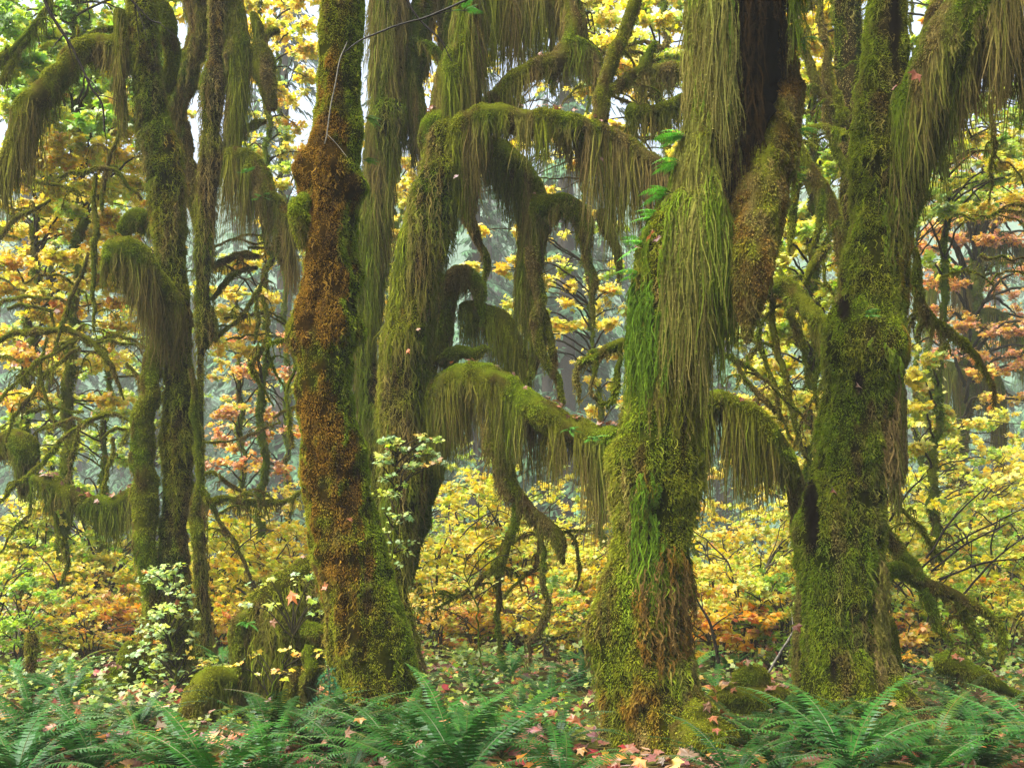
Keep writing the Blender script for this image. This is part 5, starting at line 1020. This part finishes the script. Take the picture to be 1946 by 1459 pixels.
# licorice ferns sprouting from the moss on trunks
def licorice(x, y, d, n, L, az, lab, bright=(.10, .33, .02)):
    p = P(x, y, d); t = thing('licorice_fern', lab, 'fern', p, 'licorice ferns growing on mossy trunks')
    for i in range(n):
        mb = frond_mesh(int(x)+i, L*rng.uniform(.65, 1.1), rng.uniform(0, 50), rng.uniform(-50, -15), pairs=16, wid=.17, col=bright)
        mb.v = [v+p for v in mb.v]
        o = frond_obj(mb, t); o.rotation_euler = (rng.normal(0, .3), 0, az+rng.normal(0, .55))
for i, (x, y) in enumerate([(1308, 262), (1298, 312), (1276, 368), (1260, 412), (1236, 465), (1222, 525)]):
    licorice(x, y, 7.95, 7 if i < 4 else 6, .30, PI-.25, 'bright green licorice fern on the left flank of the massive trunk, %s from the top' % ordw[i])
for i, (x, y, d, n, L, az, lab) in enumerate([(694, 225, 9.0, 6, .2, .2, 'licorice fern peeking out behind the top of the orange trunk'), (690, 305, 9.0, 4, .15, .2, 'small licorice fern on the right edge of the orange trunk'), (882, 22, 10.7, 9, .22, -1.2, 'dark licorice fern on top of the rising central stem'),
                                              (1512, 250, 8.0, 5, .22, .2, 'licorice fern on the upper right flank of the massive trunk'), (1492, 330, 8.0, 5, .2, .2, 'licorice fern midway down the right flank of the massive trunk'), (1520, 75, 8.0, 5, .2, .1, 'licorice fern near the top right of the massive trunk'),
                                              (1085, 820, 10.05, 10, .2, -1.5, 'licorice ferns on the right half of the low arching limb'), (1125, 835, 9.95, 8, .2, -1.4, 'licorice fern where the low arching limb meets the massive trunk'), (470, 1185, 9.4, 7, .2, -1.5, 'licorice fern on the left shoulder of the mossy stump'),
                                              (1645, 600, 8.2, 6, .16, -1.5, 'licorice fern in the notch above the shoulder burl'), (468, 330, 13.0, 7, .22, -1.2, 'licorice fern on the curved moss-hung limb at the upper left'), (500, 380, 13.0, 7, .22, -1., 'licorice fern lower on the curved moss-hung limb')]):
    licorice(x, y, d, n, L, az, lab, (.06, .24, .02))
# spruce seedling
t = thing('spruce_seedling', 'young blue green spruce seedling between the stump and the orange trunk', 'seedling', base(628, 1385, 8.7))
mb, tb = MB(), tube(np.array([np.append(P(628, 1390, 8.7), .012), np.append(P(626, 1310, 8.7), .009), np.append(P(624, 1265, 8.7), .004)]), seed=3, nmin=5)
mb.add(tb.V.reshape(-1, 3), Q=tb.Q, C=STEMC); mb.build('stem', M_BARK, t)
nb = MB()
for i in range(26):
    a = P(627, 1380-i*4.3, 8.7); az = rng.uniform(0, 6.28); L = .36*(1-i/34); m = 46
    s = rng.random(m); ctr = a+np.stack([np.cos(az)*s*L, np.sin(az)*s*L, .06*s-.16*s*s], 1); d = nrmz(rng.normal(0, 1, (m, 3))+np.array([math.cos(az), math.sin(az), 0])*1.2); sd = nrmz(np.cross(d, rng.normal(0, 1, (m, 3))))*.0035
    nb.add(np.stack([ctr-sd, ctr+sd, ctr+d*.045], 1), T=np.arange(m*3).reshape(-1, 3), C=np.repeat(np.array([.03, .12, .05])*rng.uniform(.7, 1.4, (m, 1)), 3, 0))
nb.build('needles', M_NEEDLE, t)

# ---------------------------------------------------------------- fallen leaves
lm = []
for i in range(5):
    V, T = TPL_BIG; W = V.copy(); W[:, 2] = V[:, 2]*(.2+i*.6)+.16*np.sin(V[:, 0]*3+i)+(.5-.2*i)*np.abs(V[:, 1])+.1*np.cos(V[:, 1]*5+i); mb = MB(); mb.add(W, T=T, C=np.ones(3))
    o = mb.build('fallen_leaf', M_DEAD, smooth=False); lm.append(o.data); bpy.data.objects.remove(o)
dead = [((.55, .20, .05), 'orange'), ((.42, .22, .10), 'pinkish tan'), ((.32, .10, .035), 'reddish brown'), ((.60, .33, .05), 'golden')]
def put_leaf(p, nm, size, ci, lab, group):
    o = bpy.data.objects.new('fallen_leaf', lm[int(rng.integers(5))]); COL.objects.link(o)
    o.location = p; z = nrmz(np.asarray(nm)+rng.normal(0, .25, 3)); q = Vector(z).to_track_quat('Z', 'Y'); o.rotation_mode = 'QUATERNION'
    from mathutils import Quaternion
    o.rotation_quaternion = q @ Quaternion((0, 0, 1), rng.uniform(0, 6.28)); s = size*.66*rng.uniform(.7, 1.15); o.scale = (s, s, s)
    c = np.clip(np.array(dead[ci][0])*rng.uniform(.28, .6)*np.array([1, .92, .8]), 0, 1); o.color = (*c, 1)
    tag(o, lab, 'leaf', group)
def on_top(key, n, where, xr=(-1e9, 1e9), yr=(-1e9, 1e9), size=.075, cis=(0, 1, 1, 2)):
    p, nm = TOPS[key]; x, y = proj(p); k = np.where((x > xr[0]) & (x < xr[1]) & (y > yr[0]) & (y < yr[1]) & (nm[:, 1] < .6))[0]
    if not len(k): print('no top', key); return
    for j in rng.choice(k, n):
        ci = int(rng.choice(cis)); put_leaf(p[j]+nm[j]*.035, nm[j], size, ci, '%s maple leaf lying on %s' % (dead[ci][1], where), '%s leaves on %s' % (dead[ci][1], where))
on_top('arch3', 26, 'the low arching limb near the massive trunk', (1030, 1190)); on_top('arch3', 7, 'the crown of the low arching limb', (860, 1000))
on_top('arch1', 14, 'the upper arching limb', (990, 1150)); on_top('arch2', 4, 'the highest mossy arch'); on_top('Eburl', 6, 'the knob at the fork of the central tree', size=.09)
on_top('knee', 4, 'the mossy knee limb in the middle', size=.06); on_top('arch4', 7, 'the arching limb right of the massive trunk'); on_top('logL', 26, 'the low mossy limb at the left', size=.085)
on_top('mound6', 18, 'the dark mossy log between the right trunks', size=.09, cis=(0, 1, 1, 3)); on_top('mound5', 12, 'the mossy mound at the massive trunk', size=.09, cis=(0, 1, 2)); on_top('mound4', 6, 'the mound left of the sinuous trunk')
on_top('stump', 5, 'the top of the mossy stump', yr=(1000, 1200), size=.09, cis=(0, 1, 3)); on_top('fallen', 7, 'the fallen branch at the lower right', cis=(0, 0, 3)); on_top('bigR', 2, 'the big right limb', size=.09); on_top('C', 3, 'the orange mossy trunk', yr=(900, 1200))
for (x, y, d, s, ci, lab) in [(1582, 930, 8.1, .11, 2, 'deep red maple leaf wedged in the bark scar of the right trunk'), (1632, 734, 8.1, .07, 1, 'tan maple leaf under the dark hole in the right trunk'), (1742, 140, 8.0, .11, 2, 'reddish leaf caught in the fork of the right trunk'), (775, 664, 10.5, .08, 0, 'orange leaf stuck on the central trunk at mid height'), (793, 624, 10.5, .07, 0, 'small orange leaf on the central trunk above another'),
                              (1515, 1190, 8.2, .08, 2, 'dark red leaf stuck low on the left side of the right trunk'), (1235, 445, 7.6, .1, 0, 'orange leaf among the licorice ferns of the massive trunk'), (1210, 470, 7.6, .1, 0, 'rusty leaf at the ledge of the massive trunk'), (1250, 455, 7.6, .1, 2, 'brown leaf at the ledge of the massive trunk'), (553, 1128, 9.0, .14, 0, 'large orange leaf hanging above the mossy stump'), (518, 1180, 9.1, .13, 1, 'large pinkish leaf on the front of the stump'), (335, 1145, 10.5, .1, 0, 'orange leaf among the pale vine maple spray'),
                              (330, 1310, 10.0, .14, 0, 'bright red orange leaf at the foot of the left trunk'), (243, 1320, 10.0, .16, 0, 'big orange leaf left of the left trunk foot'), (735, 855, 10.0, .08, 0, 'orange leaf among pale leaves beside the central trunk'), (1145, 300, 10.6, .07, 1, 'tan leaf caught in the moss curtain of the upper arch'), (865, 335, 10.5, .07, 2, 'dark leaf on the central trunk below its fork')]:
    put_leaf(P(x, y, d), np.array([rng.choice([-1, 1])*rng.uniform(.4, 1), -.8, .7]), s, ci, lab, None)
from mathutils import noise as _n
zone = [(0, 420, 'on the floor at the left'), (420, 820, 'on the floor around the stump and the orange trunk'), (820, 1150, 'on the floor in the middle gap'), (1150, 1500, 'on the floor near the massive trunk'), (1500, 1990, 'on the floor around the right trunk')]
for i in range(115):
    y = 6.6+9*rng.random()**1.5; x = rng.uniform(-30, 1980); d = y; p = P(x, HY, d); zn = [z for z in zone if x < z[1]][0][2]; ci = int(rng.choice([0, 0, 1, 2, 3]))
    up = rng.uniform(.05, .45) if d < 9 else .05
    put_leaf((p[0], d, float(gz(p[0], d)[0])+up), (rng.normal(0, .4), -.7, 1), .095, ci, '%s maple leaf lying %s' % (dead[ci][1], zn), '%s leaves %s' % (dead[ci][1], zn))
# litter and low green growth nobody could count
mb = MB(); n = 6000
y = 6.2+24*rng.random(n)**1.5; x = rng.uniform(-.62, .62, n)*y; z = gz(x, y)+rng.uniform(.01, .06, n)
leaves(mb, np.stack([x, y, z], 1), nrmz(np.array([0, -.35, 1])+rng.normal(0, .45, (n, 3))), rng.uniform(.06, .10), pal('dead', n)*.6)
tag(mb.build('leaf_litter', M_DEAD, smooth=False), 'orange and brown leaf litter covering the forest floor', None, None, 'stuff')
mb = MB(); n = 16000
y = 8.6+21*rng.random(n)**1.3; x = rng.uniform(-.62, .62, n)*y; k = fbm(np.stack([x*.8, y*.8, 0*x], 1), 71) > -.15; x, y = x[k], y[k]; n = len(x)
z = gz(x, y)+rng.uniform(.02, .32, n)*sstep(8, 11, y)+.02
leaves(mb, np.stack([x, y, z], 1), nrmz(np.array([0, -.3, 1])+rng.normal(0, .5, (n, 3))), .05, (pal('mixed', n)*.2+pal('green', n)*.8)*.7, TPL_SMALL)
tag(mb.build('ground_cover', M_LEAF, smooth=False), 'low green plants carpeting the forest floor', None, None, 'stuff')
for o in bpy.data.objects:
    if o.parent is None and 'label' in o and len(o['label'].split()) > 16: print('LONG', len(o['label'].split()), o['label'])
